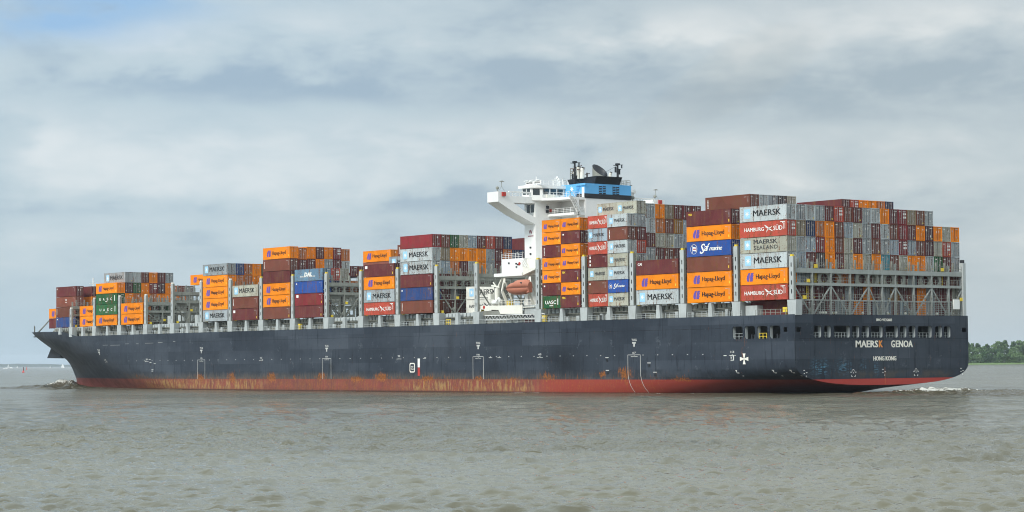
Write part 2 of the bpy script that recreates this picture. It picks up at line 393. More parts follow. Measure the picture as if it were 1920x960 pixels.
thin = (zr.step(2.9, 4.6, 1.0, 0.0) * run * 0.9 + (stz - 0.5) * 3.0 - 0.85).step(0.0, 0.3) * x.step(-100.0, -60.0, 1.0, 0.5)
rust = (rust + thin * 0.75).clamp()
rustc = mixc(nt, fine.step(0.4, 0.62), (.270, .092, .020), (.120, .050, .022))
navy = mixc(nt, rust, navy, rustc)
# red boot-top
red = mixc(nt, x.step(-75.0, -68.0), mixc(nt, med.step(0.4, 0.62), (.225, .058, .048), (.160, .052, .045)), (.275, .047, .034))
red = mixc(nt, x.step(1.0, 1.5), red, (.360, .052, .040))
ys = x.band(-268.0, -72.0, 8.0)
patch1 = x.band(-240.0, -182.0, 6.0) + x.band(-120.0, -74.0, 4.0) * 0.9 + 0.12
foul = (noise(nt, xyz(nt, x * 1.3, 0.0, z * 0.35), 1.0, 3.0, 0.7) + (z * -0.02)).step(0.42, 0.58) * patch1 * ys * z.step(2.3, 2.9, 1.0, 0.35) * z.step(0.1, 0.6)
red = mixc(nt, (foul * 0.8).clamp(), red, (.360, .235, .090))
red = mixc(nt, (zr.step(0.3, 1.3, 1.0, 0.0) * stf.step(0.45, 0.62) * ys) * 0.8, red, (.060, .045, .032))
red = mixc(nt, (rust * 0.9 + stf.step(0.56, 0.70) * ys * 0.5).clamp(), red, mixc(nt, fine.step(0.4, 0.6), (.360, .130, .028), (.200, .065, .030)))
wet = z + (fine - 0.5) * 0.25
red = mixc(nt, (stz.step(0.50, 0.70) * ys) * 0.45, red, (.090, .048, .036))
red = mixc(nt, wet.step(0.15, 0.45, 0.75, 0.0), red, (.045, .030, .022))
under = x.step(0.5, 1.0, 1.0, 0.0)
edge = lambda e: (z + (fine - 0.5) * 0.03).step(e - 0.03, e + 0.03)
c = mixc(nt, edge(2.86), red, navy)
nt.links.new(c.k, b.inputs['Base Color'])
rg = med * 0.3 + 0.30; nt.links.new(rg.k, b.inputs['Roughness']); b.inputs['Specular IOR Level'].default_value = 0.15
bp = nt.nodes.new('ShaderNodeBump'); bp.inputs['Strength'].default_value = 0.25; bp.inputs['Distance'].default_value = 0.25
hh = noise(nt, xyz(nt, x * 0.42, y * 0.42, z * 0.42), 1.0, 2.0, 0.5); nt.links.new(hh.k, bp.inputs['Height']); nt.links.new(bp.outputs[0], b.inputs['Normal'])
M_hull = m

# loft
mb = MB()
def loft(cols, smooth=True):
    n = len(cols[0]); o = len(mb.v)
    for cpt in cols: mb.v += cpt
    return n, o
QS = [0, .2, .35, .5, .62, .72, .8, .86, .91, .95, .975, .99, 1.0]
stern_x = [1.75, 0.9, -0.3, -2, -4, -7, -10, -13, -16, -20, -25, -30, -36, -43, -50, -58, -66, -76, -88, -100, -125, -150, -175, -195, XB]
def section(X):
    zk, zb = lerp_tab(X, ZK), lerp_tab(X, ZB)
    pts = []
    qm = 1.0 if zb > -1.5 else max((zk + 1.5) / (zk - zb), 0)
    zk0 = max(zk, -1.45)
    for q in QS:
        qq = q * qm
        if zk <= -1.45: pts.append((X, 0.0, -1.45 - 0.05 * q)); continue
        zz = zk - (zk - zb) * qq
        pts.append((X, HB * (1 - (1 - min(qq, 1) ** 3) ** 0.4), zz))
    pts = pts[::-1]
    for t in (0.25, 0.5, 0.75, 1.0): pts.append((X, 0.0, zk0 + (10.3 - zk0) * t))
    pts.append((X, 0.0, DECK))
    return pts
for side in (0, 1):
    cols = [section(X) for X in stern_x]
    if side: cols = [[(a, 2 * HB - bq, cq) for a, bq, cq in cl] for cl in cols]
    n, o = loft(cols)
    for i in range(len(cols) - 1):
        for j in range(n - 1):
            if j == n - 2 and stern_x[i + 1] >= -16: continue
            mb.f.append((o + i * n + j, o + i * n + j + 1, o + (i + 1) * n + j + 1, o + (i + 1) * n + j)); mb.sm.append(True)
    # bow block, along water-line levels
    fr = [0.0, .05, .1, .16, .22, .3, .38, .46, .54, .62, .7, .78, .86, .93, 1.0]
    us = [0, .05, .1, .16, .22, .28, .34, .4, .46, .52, .58, .64, .70, .74, .78, .82, .86, .9, .94, .97, .985, 1.0]
    cols = []
    for f in fr:
        cl = []
        for u in us:
            X = XB
            for _ in range(12):
                zt = ztop(X); zz = -1.5 + (zt + 1.5) * f; X = XB + (xstem(zz) - XB) * u
            yy = ybow(X, zz)
            if u == 1.0: yy = HB
            cl.append((X, 2 * HB - yy if side else yy, zz))
        cols.append(cl)
    n, o = loft(cols)
    for i in range(len(cols) - 1):
        for j in range(n - 1):
            mb.f.append((o + i * n + j, o + i * n + j + 1, o + (i + 1) * n + j + 1, o + (i + 1) * n + j)); mb.sm.append(True)
# transom outline
base = [(p[1], p[2]) for p in section(1.75)]            # centre -> port -> up
half = [q for q in base if q[1] < DECK - 0.01]
outline = [(0.0, DECK)] + half[::-1][0:] + [(2 * HB - a, c2) for a, c2 in half[1:]] + [(2 * HB, DECK)]
ol = []
for p in outline:
    if not ol or abs(p[0] - ol[-1][0]) + abs(p[1] - ol[-1][1]) > 0.02: ol.append(p)
T_OPEN = [(4.8, 6.87), (7.43, 9.36), (10.1, 14.4), (14.97, 16.95), (17.48, 19.55), (19.95, 23.3), (24.0, 27.5), (28.0, 29.9), (30.4, 32.4), (33.0, 37.05), (37.95, 39.95), (40.45, 42.45)]
T_SQ = [(0.35, 1.55), (45.75, 47.0)]
S_OPEN = [(-14.55, -11.8), (-11.3, -8.55), (-7.98, -5.28), (-4.74, -1.99)]
th = [rrect(a, b2, 10.52, 12.68, 0.42) for a, b2 in T_OPEN] + [rrect(a, b2, 11.55, 12.45, 0.1, 2) for a, b2 in T_SQ]
sh = [rrect(a, b2, 10.42, 12.76, 0.5) for a, b2 in S_OPEN] + [rrect(-1.15, -0.2, 11.56, 12.45, 0.1, 2)]
hm = mb.mesh('hull')
parts = [hm, plate_mesh('transom', ol, th, lambda a, b2, t: (1.75 - t, a, b2), 0.14),
         plate_mesh('side', [(-16, 10.3), (1.61, 10.3), (1.61, DECK), (-16, DECK)], sh, lambda a, b2, t: (a, t, b2), 0.14),
         plate_mesh('side', [(-16, 10.3), (1.61, 10.3), (1.61, DECK), (-16, DECK)], sh[4:], lambda a, b2, t: (a, 2 * HB - t, b2), 0.14)]
bm = bmesh.new()
for k, q in enumerate(parts):
    bm.from_mesh(q); bpy.data.meshes.remove(q)
    if k == 0: bmesh.ops.remove_doubles(bm, verts=bm.verts, dist=0.004)
hm = bpy.data.meshes.new('hull'); bm.to_mesh(hm); bm.free()
hull = link('hull', hm, M_hull, ship)
hm.set_sharp_from_angle(angle=rad(35))

# ---- markings on the hull
def mark(name, parts, mat, proj='port', parent=None):
    if proj == 'port': mbx = flat(parts, lambda a, c2, t: (a, yhull(a, c2) - 0.03 - t, c2))
    else: mbx = flat(parts, lambda a, c2, t: (1.775 + t, a, c2))
    return mbx.build(name, mat, parent or hull)
def rect(a0, a1, c0, c1): return poly2([(a0, c0), (a1, c0), (a1, c1), (a0, c1)])
nm = mark('ship_name', bold(text_pts('MAERS', 15.86, 21.84, 8.68, 9.97, 0.008), .07) + bold(text_pts('ENOA', 26.8, 31.45, 8.68, 9.97, 0.008), .07) + bold(text_pts('G', 25.5, 26.45, 8.66, 9.99, 0.008), .07), M_markw, 'aft')
mark('ship_name', bold(text_pts('K', 22.15, 23.15, 8.68, 9.97, 0.008), .07), M_marko, 'aft')
mark('home_port', bold(text_pts('HONG KONG', 20.55, 26.8, 6.2, 7.02, 0.008), .05), M_markw, 'aft')
mark('registry_number', bold(text_pts('IMO 9735683', 21.55, 25.8, 13.58, 14.08, 0.008), .03), M_markw, 'aft')
for yc in (15.1, 23.1, 32.3, 2.2, 45.2):
    pr = [rect(yc - .2, yc + .2, 4.5, 4.62), rect(yc - .8, yc - .42, 4.05, 4.17), rect(yc + .42, yc + .8, 4.05, 4.17), rect(yc - .12, yc + .12, 3.9, 4.05), rect(yc - .55, yc - .43, 3.3, 3.6), rect(yc + .43, yc + .55, 3.3, 3.6), rect(yc - .5, yc - .25, 3.25, 3.37), rect(yc + .25, yc + .5, 3.25, 3.37), rect(yc - .45, yc - .15, 4.28, 4.38), rect(yc + .15, yc + .45, 4.28, 4.38)]
    if yc in (2.2, 45.2, 23.1): pr = pr[:1] + pr[2:4] + pr[5:6]
    mark('tug_contact_mark', pr, M_mark, 'aft')
mark('draught_scale', [rect(23.62, 23.68, 1.7, 5.0)], M_marko, 'aft')
mark('deck_line', [rect(1.0, 47.4, 10.28, 10.33)], M_markk, 'aft')
for xc, num in ((-42.4, '67'), (-93.1, '106'), (-152.1, '136'), (-210.4, '170'), (-266.6, '186')):
    bowm = xc < -250; dz = 0.08 if xc < -200 else 0.0; k = -0.0
    pr = [text_pts('TUG', xc - .75, xc + .75, 10.42 + dz, 10.88 + dz, 0.03)]
    pr += [rect(xc - .55, xc + .55, 9.93 + dz, 10.25 + dz), rect(xc - .22, xc + .22, 9.33 + dz, 9.93 + dz)]
    mark('tug_mark', pr, M_markh)
    if bowm: continue
    pr = [text_pts(num, xc - .55, xc + .55, 7.95, 8.32, 0.03), rect(xc - 1.0, xc - .1, 7.32, 7.42), rect(xc + .1, xc + 1.0, 7.32, 7.42), rect(xc - .06, xc + .06, 7.36, 7.62)]
    mark('frame_number', pr, M_markh)
    zz0, zz1 = 2.9, 7.76
    pr = [rect(xc - 1.95, xc + 1.85, 7.66, 7.76)]
    for e in (xc - 1.9, xc + 1.8):
        zs = np.linspace(0.3 if num == '67' else zz0, zz1, 12)
        xe = [e + (0.35 * ((4.5 - q) / 4.5) ** 2 * 4.0 if (num == '67' and q < 4.5) else 0) for q in zs]
        pr.append(([(xx + s2, q) for xx, q in zip(xe, zs) for s2 in (-.06, .06)], [(2 * i, 2 * i + 1, 2 * i + 3, 2 * i + 2) for i in range(11)]))
    mark('tug_push_frame', pr, M_markh)
for xc, num in ((-72.0, '63'), (-122.6, '92'), (-181.4, '152'), (-239.1, '180'), (-263.8, '184'), (-14.6, '13')):
    pr = [text_pts(num, xc - .5, xc + .5, 7.85, 8.25, 0.03), rect(xc - .95, xc - .1, 7.35, 7.45), rect(xc + .1, xc + .95, 7.35, 7.45), rect(xc - .2, xc + .2, 7.55, 7.62)]
    mark('frame_number', pr, M_markh)
pr = []
for xc in np.arange(-249, -20, 4.27):
    if min(abs(xc - q) for q in (-42.4, -93.1, -152.1, -210.4)) < 2.4: continue
    pr.append(rect(xc - .17, xc + .17, 7.6, 7.72))
mark('frame_dashes', pr, M_markh)
mark('thruster_mark', [rect(xc - .6, xc + .6, 7.42, 7.52) for xc in (-88.8, -85.7, -112.8)] + [poly2([(xc - .15, 7.55), (xc + .15, 7.55), (xc, 7.8)]) for xc in (-88.8, -85.7, -112.8)], M_markh)
X0 = -11.5
pr = []
for k in range(4):
    a = rad(90 * k); ca, sa = math.cos(a), math.sin(a); L = 1.12 if k % 2 == 0 else 1.0
    sq = 1.0
    pr.append(poly2([(X0 + (u * ca - v * sa), 6.73 + (u * sa + v * ca)) for u, v in ((.1, -.1), (L, -.38), (L, .38), (.1, .1))]))
pr.append(rect(X0 - .12, X0 + .12, 6.6, 6.86))
mark('white_cross', pr, M_markw)
mark('draught_marks', [rect(-15.2, -14.2, 7.25, 7.4), rect(-15.1, -14.7, 6.85, 7.0), rect(-14.4, -14.2, 6.5, 7.3), rect(-15.1, -14.2, 6.45, 6.58), rect(-17.0, -16.2, 7.3, 7.42)], M_mark)
for xc in (-13.7, -4.2, 0.2):
    mark('draught_marks', [rect(xc - .4, xc + .1, 4.55, 4.66), rect(xc - .2, xc + .0, 4.2, 4.55), rect(xc - .0, xc + .5, 4.05, 4.18), rect(xc + .9, xc + 1.3, 3.5, 3.6)], M_mark)
mark('load_mark', [rect(-115.4, -114.55, 5.5, 7.45)], M_mark)
mark('load_mark', [rect(-115.4, -114.55, 3.6, 5.46)], M_red)
fr_o = rrect(-118.5, -116.5, 4.35, 6.5, 0.4); fr_i = rrect(-118.25, -116.75, 4.6, 6.25, 0.3)
link('pilot_mark', plate_mesh('pilot_mark', fr_o, [fr_i], lambda a, c2, t: (a, t - 0.03, c2), 0.02), M_markw, hull)
mark('pilot_mark', [text_pts('NO', -117.95, -117.05, 5.45, 5.8, 0.03), text_pts('TUG', -118.05, -116.95, 4.9, 5.25, 0.03)], M_markw)
for xc, zc in ((-50.6, 6.7), (-50.5, 4.2), (-36.3, 3.8), (-38.0, 5.6), (-237.0, 6.7), (-236.0, 4.4)):
    mb2 = MB().tube((xc, yhull(xc, zc) - 0.06, zc), (xc, yhull(xc, zc) + 0.05, zc), 0.32, n=14); mb2.build('discharge_pipe', M_black, hull)
    mark('discharge_mark', [rect(xc - .55, xc + .45, zc + .45, zc + .56)], M_mark)
mark('bow_marks', [rect(xc - .5, xc + .5, zc, zc + .14) for xc, zc in ((-264.5, 7.9), (-263.3, 7.6), (-239.6, 7.5), (-237.5, 7.9), (-234.8, 6.8), (-236.0, 5.2))], M_markh)
mark('scraped_line', [rect(xa, xa + L, zc, zc + 0.06) for xa, L, zc in ((-264, 3.0, 12.05), (-259.5, 5.5, 11.98), (-251, 2, 12.25), (-245, 1.4, 12.2), (-240, 4.5, 12.3), (-233, 2.4, 12.4), (-225, 1.2, 12.6))], M_markh)
mark('weld_seam', [rect(-230, -16.5, 12.42, 12.47)], M_markk); mark('weld_seam', [rect(-230, -60, 9.6, 9.63)], M_markd)

# ---- mooring deck seen through the openings
mb = MB(); mb.box(-16, 1.55, 0.2, 47.3, 10.1, 10.28); mb.box(-16, 1.55, 0.2, 47.3, 13.0, 13.15); mb.box(-16.2, -16, 0.2, 47.3, 10.28, 13.0)
mb.build('mooring_deck', M_int, ship)
for a, b2 in ((-15.2, 9.2), (-6.2, 14.6), (-7.2, 27.7), (-6.2, 37.5), (-5.5, 43.5)):
    MB().box(a - .9, a + .9, b2 - .15, b2 + .15, 10.28, 13.0).build('pillar', M_int, ship)
for yc in (11.5, 21.2, 25.3, 34.5):
    q = MB().tube((0.6, yc - .35, 10.28), (0.6, yc - .35, 11.3), .22).tube((0.6, yc + .35, 10.28), (0.6, yc + .35, 11.3), .22).box(.3, .9, yc - .8, yc + .8, 10.28, 10.42)
    q.build('bollard', M_black, ship)
for yc in (13.5, 18.9, 20.9, 26.6, 28.7, 34.0, 36.2, 5.4):
    MB().tube((0.9, yc, 10.28), (0.9, yc, 11.15), .34, .28, 12).build('fairlead_roller', M_black, ship)
for xc in (-9.9, -3.2, -13.2):
    MB().tube((xc - .35, .9, 10.28), (xc - .35, .9, 11.25), .22).tube((xc + .35, .9, 10.28), (xc + .35, .9, 11.25), .22).build('bollard', M_black, ship)
def railing(mb, pts, h=1.05, r=0.03, rows=3, step=1.5):
    for a, b2 in zip(pts[:-1], pts[1:]):
        a, b2 = Vector(a), Vector(b2); L = (b2 - a).length; n = max(1, round(L / step))
        for k in range(n + 1):
            p = a.lerp(b2, k / n); mb.bar(p, p + Vector((0, 0, h)), 2 * r)
        for k in range(1, rows + 1):
            q = Vector((0, 0, h * k / rows)); mb.bar(a + q, b2 + q, 2 * r * .8)
    return mb
for a, b2 in T_OPEN: railing(MB(), [(1.2, a + .05, 10.28), (1.2, b2 - .05, 10.28)], 1.15, .035, 2, 0.9).build('opening_rail', M_steel, ship)
railing(MB(), [(-14.4, .5, 10.28), (-12.2, .5, 10.28)], 1.15, .035, 2, 0.9).build('opening_rail', M_steel, ship)
railing(MB(), [(-7.8, .4, 10.28), (-5.9, .4, 10.28)], 1.15, .05, 2, 0.9).build('opening_rail', M_yel, ship)

for a, b2 in T_OPEN:
    MB().box(.85, 1.6, a - .05, a + .03, 10.4, 12.75).box(.85, 1.6, b2 - .03, b2 + .05, 10.4, 12.75).box(.85, 1.6, a, b2, 10.42, 10.5).build('opening_frame', M_steel, ship)
for a, b2 in S_OPEN:
    MB().box(a - .05, a + .03, .15, .8, 10.35, 12.8).box(b2 - .03, b2 + .05, .15, .8, 10.35, 12.8).box(a, b2, .15, .8, 10.33, 10.4).build('opening_frame', M_steel, ship)

# ---- decks
mb = MB()
xs = [1.5, -16] + list(np.arange(-40, -280, -40)) + [-276, -280, -284, -288]
pl = [(X, zdeck_y(X) + 0.12) for X in xs]
for (x0, y0), (x1, y1) in zip(pl[:-1], pl[1:]):
    mb.add([(x0, y0, 14.62), (x1, y1, 14.62), (x1, 47.5 - y1, 14.62), (x0, 47.5 - y0, 14.62)], [(0, 1, 2, 3)])
mb.build('main_deck', M_steel2, ship)
mb = MB(); xs = [-288, -296, -304, -312, -320, -328, -336, -343, -349]
pl = [(X, zdeck_y(X) + 0.35) for X in xs]
for (x0, y0), (x1, y1) in zip(pl[:-1], pl[1:]):
    mb.add([(x0, y0, 15.4), (x1, y1, 15.4), (x1, 47.5 - y1, 15.4), (x0, 47.5 - y0, 15.4)], [(0, 1, 2, 3)])
mb.build('forecastle_deck', M_steel2, ship)
# ------------------------------------------------------------------ cargo deck structure
POSTS = [1.0, -13.5, -28.3, -43.0, -57.8, -72.7, -93.8, -108.4, -123.3, -138.0, -152.5, -167.2, -181.6, -196.4, -210.8, -225.7, -240.1, -254.7, -269.3, -283.9, -298.4]
PTOP = {1.0: 25.3, -240.1: 25.1, -254.7: 25.2, -269.3: 25.0, -283.9: 22.6, -298.4: 22.5}
def post_y(X): return 3.3 if X < -290 else 0.3 if X < -280 else 0.0
def deck_z(X): return 14.6 if X > -286 else 15.4
# slotted side posts on flared pedestals
for X in POSTS:
    zt = PTOP.get(X, 27.75); y0 = post_y(X); dz = deck_z(X)
    w = 0.52
    holes = [rrect(X - .13, X + .13, zc - .42, zc + .42, .12, 2) for zc in np.arange(18.9, zt - .8, 1.62)]
    po = link('side_post', plate_mesh('side_post', [(X - w, 17.45), (X + w, 17.45), (X + w, zt), (X - w, zt)], holes, lambda a, c2, t: (a, y0 + t, c2), 0.08), M_steel, ship)
    mb = MB().box(X - w, X - w + .08, y0 + .08, y0 + .62, 17.45, zt).box(X + w - .08, X + w, y0 + .08, y0 + .62, 17.45, zt).box(X - w + .08, X + w - .08, y0 + .55, y0 + .62, 17.45, zt)
    mb.build('post_channel', M_steel2, po)
    MB().box(X - .3, X + .3, y0 + .05, y0 + .5, zt, zt + .35).build('post_cap', M_yel if X > -190 else M_cream, po)
    MB().prism([(X - .95, dz), (X + .95, dz), (X + 1.15, 17.4), (X - 1.15, 17.4)], lambda a, c2, t: (a, t, c2), y0 + .02, y0 + 1.6).build('pedestal', M_steel, po)
# starboard corner post of the stern frame
po = MB().box(.5, 1.5, 46.6, 47.4, 14.6, 25.0).build('side_post', M_steel, ship)
MB().box(.7, 1.3, 46.7, 47.3, 25.0, 25.6).build('post_cap', M_dark, po)
# stanchions between the posts
SPANS = [(a, b2) for a, b2 in zip(POSTS[1:-1], POSTS[2:]) if not (a == -72.7)] + []
for a, b2 in SPANS:
    X = (a + b2) / 2 + .25; y0 = min(post_y(a), post_y(b2)); dz = deck_z(X)
    MB().prism([(X - .68, dz), (X + .68, dz), (X + .36, 17.35), (X - .36, 17.35)], lambda a2, c2, t: (a2, t, c2), y0 + .05, y0 + .75).build('stanchion', M_steel, ship)
# hatch coamings and covers
for a, b2 in SPANS + [(-72.7, -93.8)][:0] + [(1.0, -13.5)][:0]:
    y0 = min(post_y(a), post_y(b2)); dz = deck_z((a + b2) / 2); x1, x0 = a - 1.25, b2 + 1.25
    y1 = 2 * HB - y0 - 2.3
    hc = MB().box(x0, x1, y0 + 2.3, y1, dz, 16.35).box(x0 - .1, x1 + .1, y0 + 1.75, y0 + 2.3, 16.0, 16.14).box(x0, x1, y0 + 1.5, y0 + 1.9, 16.25, 16.4)
    hc = hc.build('hatch_coaming', M_steel2, ship)
    MB().box(x0, x1, y0 + 1.9, y1, 16.45, 17.3).build('hatch_cover', M_steel, hc)
    mb = MB(); n = 9
    for k in range(n):
        xx = x0 + .8 + (x1 - x0 - 1.6) * k / (n - 1); 
        mb.box(xx - .45, xx + .45, y0 + 1.45, y0 + 1.88, 16.5, 17.2)
    mb.build('cover_stiffener', M_steel2 if int(abs(a)) % 3 else M_steel, hc)
    if b2 < -280: continue
    rl = railing(MB(), [(b2 + 1.3, y0 + .12, dz), ((a + b2) / 2 - .7, y0 + .12, dz)], 1.15, .035, 3, 1.2)
    railing(rl, [((a + b2) / 2 + 1.2, y0 + .12, dz), (a - 1.3, y0 + .12, dz)], 1.15, .035, 3, 1.2); rl.build('deck_railing', M_steel, ship)
    # small deck fittings behind the rail
    rr = random.Random(int(abs(a) * 7))
    for k in range(3):
        xx = rr.uniform(b2 + 1.6, a - 1.6); hh = rr.uniform(.7, 1.5); fit = MB()
        if rr.random() < .5: fit.box(xx - .4, xx + .4, y0 + .9, y0 + 1.4, dz, dz + hh)
        else: fit.tube((xx, y0 + 1.1, dz), (xx, y0 + 1.1, dz + hh), .22, .3)
        fit.build('deck_fitting', M_steel if rr.random() < .7 else M_dark, ship)
    if rr.random() < .4: MB().tube((b2 + 2.4, y0 + .8, dz + .8), (b2 + 2.4, y0 + 1.0, dz + .8), .42, n=14).build('vent_fan', M_black, ship)
for X in (-164.6, -71.0): MB().box(X - .5, X + .5, .3, .9, 14.75, 16.1).build('equipment_box', M_yel, ship)
railing(MB(), [(-104.8, .12, 14.6), (-103.2, .12, 14.6)], 1.3, .06, 2, .8).build('deck_railing', M_yel, ship)
railing(MB(), [(-8.6, .3, 14.6), (.4, .3, 14.6)], 1.15, .04, 2, 1.3).build('deck_railing', M_steel2, ship)
MB().box(-1.6, -.5, .3, .9, 15.2, 16.1).box(-1.2, -.9, .5, .8, 14.6, 15.2).build('equipment_box', M_yel, ship)
MB().box(-12.0, -8.9, 1.0, 2.6, 14.6, 16.6).build('deck_locker', M_steel, ship)
railing(MB(), [(-16.5, .12, 14.6), (-12.1, .12, 14.6)], 1.15, .035, 3, 1.2).build('deck_railing', M_steel, ship)

def arch(y0, y1, z0, z1, r=.55): return rrect(y0, y1, z0, z1, r, 4)
def lashing_bridge(X, aft):
    """truss across the ship that the container lashings are fixed to"""
    if aft: zt, zm, zl, zs, cols = 23.2, 20.55, 17.5, 14.6, [0.6, 5.3, 10.2, 15.3, 20.3, 24.0, 27.7, 32.8, 37.9, 42.8, 46.9]
    else:
        low = X < -235; d = -2.3 if low else 0.0
        zt, zm, zl, zs = 25.65 + d, 23.3 + d, 20.5 + d, 17.3
        ya = 0.6 + post_y(X); cols = [ya + 4.65 * k for k in range(int((47.2 - 2 * ya) / 4.65) + 1)]
    ya, yb = cols[0], cols[-1]
    t = 0.16
    br = MB()
    for y in cols: br.box(X - .2, X + .2, y - .15, y + .15, zs, zt + 1.2)
    br.box(X - .22, X + .22, ya, yb, zt - .85, zt); br.box(X - .22, X + .22, ya, yb, zm - .5, zm)
    br.box(X - .16, X + .16, ya, yb, zl - .16, zl)
    root = br.build('lashing_bridge', M_steelm if aft else M_steel2, ship)
    MB().box(X - 1.0, X - .3, ya, yb, zt - .08, zt - .0).box(X - 1.0, X - .3, ya, yb, zm - .08, zm).build('walkway', M_steel2, root)
    rl = railing(MB(), [(X + .18, ya, zt), (X + .18, yb, zt)], 1.05, .035, 2, 1.6)
    railing(rl, [(X + .18, ya, zm), (X + .18, yb, zm)], 1.05, .035, 2, 1.6); railing(rl, [(X + .18, ya, zl), (X + .18, yb, zl)], 1.05, .035, 2, 1.6)
    rl.build('railing', M_steel2, root)
    for y in np.arange(ya + 1.2, yb if aft else min(yb, 26), 2.5): MB().box(X - .15, X + .15, y - .12, y + .12, zt, zt + 1.75).build('guide_stub', M_steel2, root)
    if X < -60 or True:
        for k, (y0, y1) in enumerate(zip(cols[:-1], cols[1:])):
            odd = k % 2 == 0
            a, c2 = ((y0 + .1, zm - .6), (y1 - .45, zs + .3)) if odd else ((y1 - .1, zm - .6), (y0 + .45, zs + .3))
            MB().bar((X, *a), (X, *c2), .2, .24).build('brace', M_steelm if aft else M_steel2, root)
            if odd:
                MB().prism([(y1 - 1.2, zs), (y1 - .17, zs), (y1 - .17, zs + 1.5), (y1 - .6, zs + 1.3)], lambda a2, c3, t2: (t2, a2, c3), X - .1, X + .1).build('gusset', M_steel2, root)
            if aft:
                if k % 2 == 1:  # pierced plates each side of the upright
                    pass
            else:
                ol2 = [(y0 + .17, zm), (y1 - .17, zm), (y1 - .17, zt - .85), (y0 + .17, zt - .85)]
                mid = (y0 + y1) / 2
                hl = [arch(y0 + .35, mid - .15, zm + .12, zt - 1.05), arch(mid + .15, y1 - .35, zm + .12, zt - 1.05)]
                link('arched_plate', plate_mesh('arched_plate', ol2, hl, lambda a2, c3, t2: (X - .06 + t2, a2, c3), .12), M_steel2, root)
    if aft:
        for y in (cols[2], cols[4], cols[6], cols[8]):
            for s in (-1, 1):
                y0, y1 = sorted((y + s * .17, y + s * 3.1))
                ol2 = [(y0, zm), (y1, zm), (y1 + (0 if s < 0 else .0), zt - .85), (y0, zt - .85)]
                link('pierced_plate', plate_mesh('pierced_plate', ol2, [oval(y + s * 1.45, (zm + zt - .85) / 2, .98, .82)], lambda a2, c3, t2: (X - .26 + t2, a2, c3), .1), M_steel2, root)
        gr = MB()
        for z0 in np.arange(14.95, 17.4, .38): gr.bar((X + .25, ya, z0), (X + .25, yb, z0), .05)
        for y in np.arange(ya, yb, .95): gr.bar((X + .25, y, 14.6), (X + .25, y, 17.4), .05)
        gr.build('guard_rail', M_steelm, root)
        for y, z0 in ((4.2, 20.6), (3.2, 17.55), (6.2, 23.3), (41.0, 23.3), (46.4, 17.6)): MB().box(X - .05, X + .3, y - .35, y + .35, z0, z0 + .65).build('equipment_box', M_yel, root)
        for y, z0, z1 in ((4.6, 17.5, 20.0), (6.6, 20.5, 22.4), (7.3, 20.5, 22.4), (41.5, 20.5, 22.4)):
            ld = MB().bar((X - .5, y - .2, z0), (X - .5, y - .2, z1), .07).bar((X - .5, y + .2, z0), (X - .5, y + .2, z1), .07)
            for q in np.arange(z0, z1, .3): ld.bar((X - .5, y - .2, q), (X - .5, y + .2, q), .05)
            ld.build('ladder', M_yel, root)
        MB().box(X + .1, X + .4, 43.9, 45.6, 16.0, 17.9).build('notice_box', M_white, root)
        for y in (7.9, 8.6, 9.3, 10.9, 12.0, 19.2, 21.0, 26.0, 31.0, 40.0): MB().ball((X - .5, y, 15.1), .28).build('lamp_housing', M_cream, root)
    else:
        for y, z0 in ((ya + 5.2, zl + .05), (ya + 1.0, 17.4)):
            MB().box(X + .1, X + .4, y - .3, y + .3, z0, z0 + .6).build('equipment_box', M_yel, root)
        if X in (-152.5, -211.0, -210.8, -225.7, -240.1):
            for y0 in (ya + 1.1, ya + 5.0, ya + 9.6):
                for z0, z1 in ((17.4, zl - .3), (zl + .2, zm - .6)):
                    link('panel', plate_mesh('panel', [(y0, z0), (y0 + 3.0, z0), (y0 + 3.0, z1), (y0, z1)], [rrect(y0 + .5, y0 + 1.3, z0 + .5, z1 - .6, .2), rrect(y0 + 1.7, y0 + 2.5, z0 + .7, z1 - .9, .2)], lambda a2, c3, t2: (X - .6 + t2, a2, c3), .1), M_steel2, root)
    return root
lashing_bridge(1.0, True)
for X in POSTS[1:]:
    if X in (-93.8, -72.7): lashing_bridge(X + (.0), False)
    elif X > -286: lashing_bridge(X, False)
# vents and reefer sockets on the forward, half-empty hatches
for X0, X1 in ((-226, -240.0), (-211, -225.5)):
    q = MB()
    for k, X in enumerate(np.linspace(X1 + 2, X0 - 2, 4)):
        q.tube((X, 6.5 + 1.2 * (k % 2), 17.3), (X, 6.5 + 1.2 * (k % 2), 19.6 + .5 * (k % 3)), .75, n=14)
    q.build('deck_ventilator', M_steel, ship)
    MB().box(X1 + 1.5, X1 + 4.5, 9.0, 12.0, 17.3, 21.0).box(X1 + 6.5, X1 + 9.0, 10.0, 13.0, 17.3, 20.0).build('hatch_house', M_steel2, ship)

# ------------------------------------------------------------------ superstructure
HX0, HX1 = -89.5, -85.7
mb = MB().box(HX0, HX1, 10.1, 37.4, 14.6, 41.2).box(HX1, -77.5, 17.3, 30.3, 14.6, 41.55).box(HX1, -75.0, 7.0, 40.5, 14.6, 28.0)
house = mb.build('deckhouse', M_white, ship)
def pane(mat, parent, x0, x1, y0, y1, z0, z1, name='window'): return MB().box(x0, x1, y0, y1, z0, z1).build(name, mat, parent)
pane(M_glass, house, -88.6, -87.6, 10.04, 10.12, 38.7, 40.4); pane(M_glass, house, -87.1, -86.1, 10.04, 10.12, 38.7, 40.4)
link('porthole', plate_mesh('porthole', oval(-86.7, 37.4, .55, .28), [], lambda a, c2, t: (a, 10.04 + t, c2), .06), M_glass, house)
flat([text_pts('W', -88.0, -86.7, 34.1, 35.0, .03), rect(-88.3, -86.4, 33.55, 33.75)], PORT, 10.07).build('emblem', plain('maroon_emblem_paint', (.22, .03, .05)), house)
for a, z0 in ((-87.4, 31.0), (-87.4, 29.6)): MB().box(a - .25, a + .25, 9.95, 10.1, z0, z0 + .35).build('wall_lamp', M_dark, house)
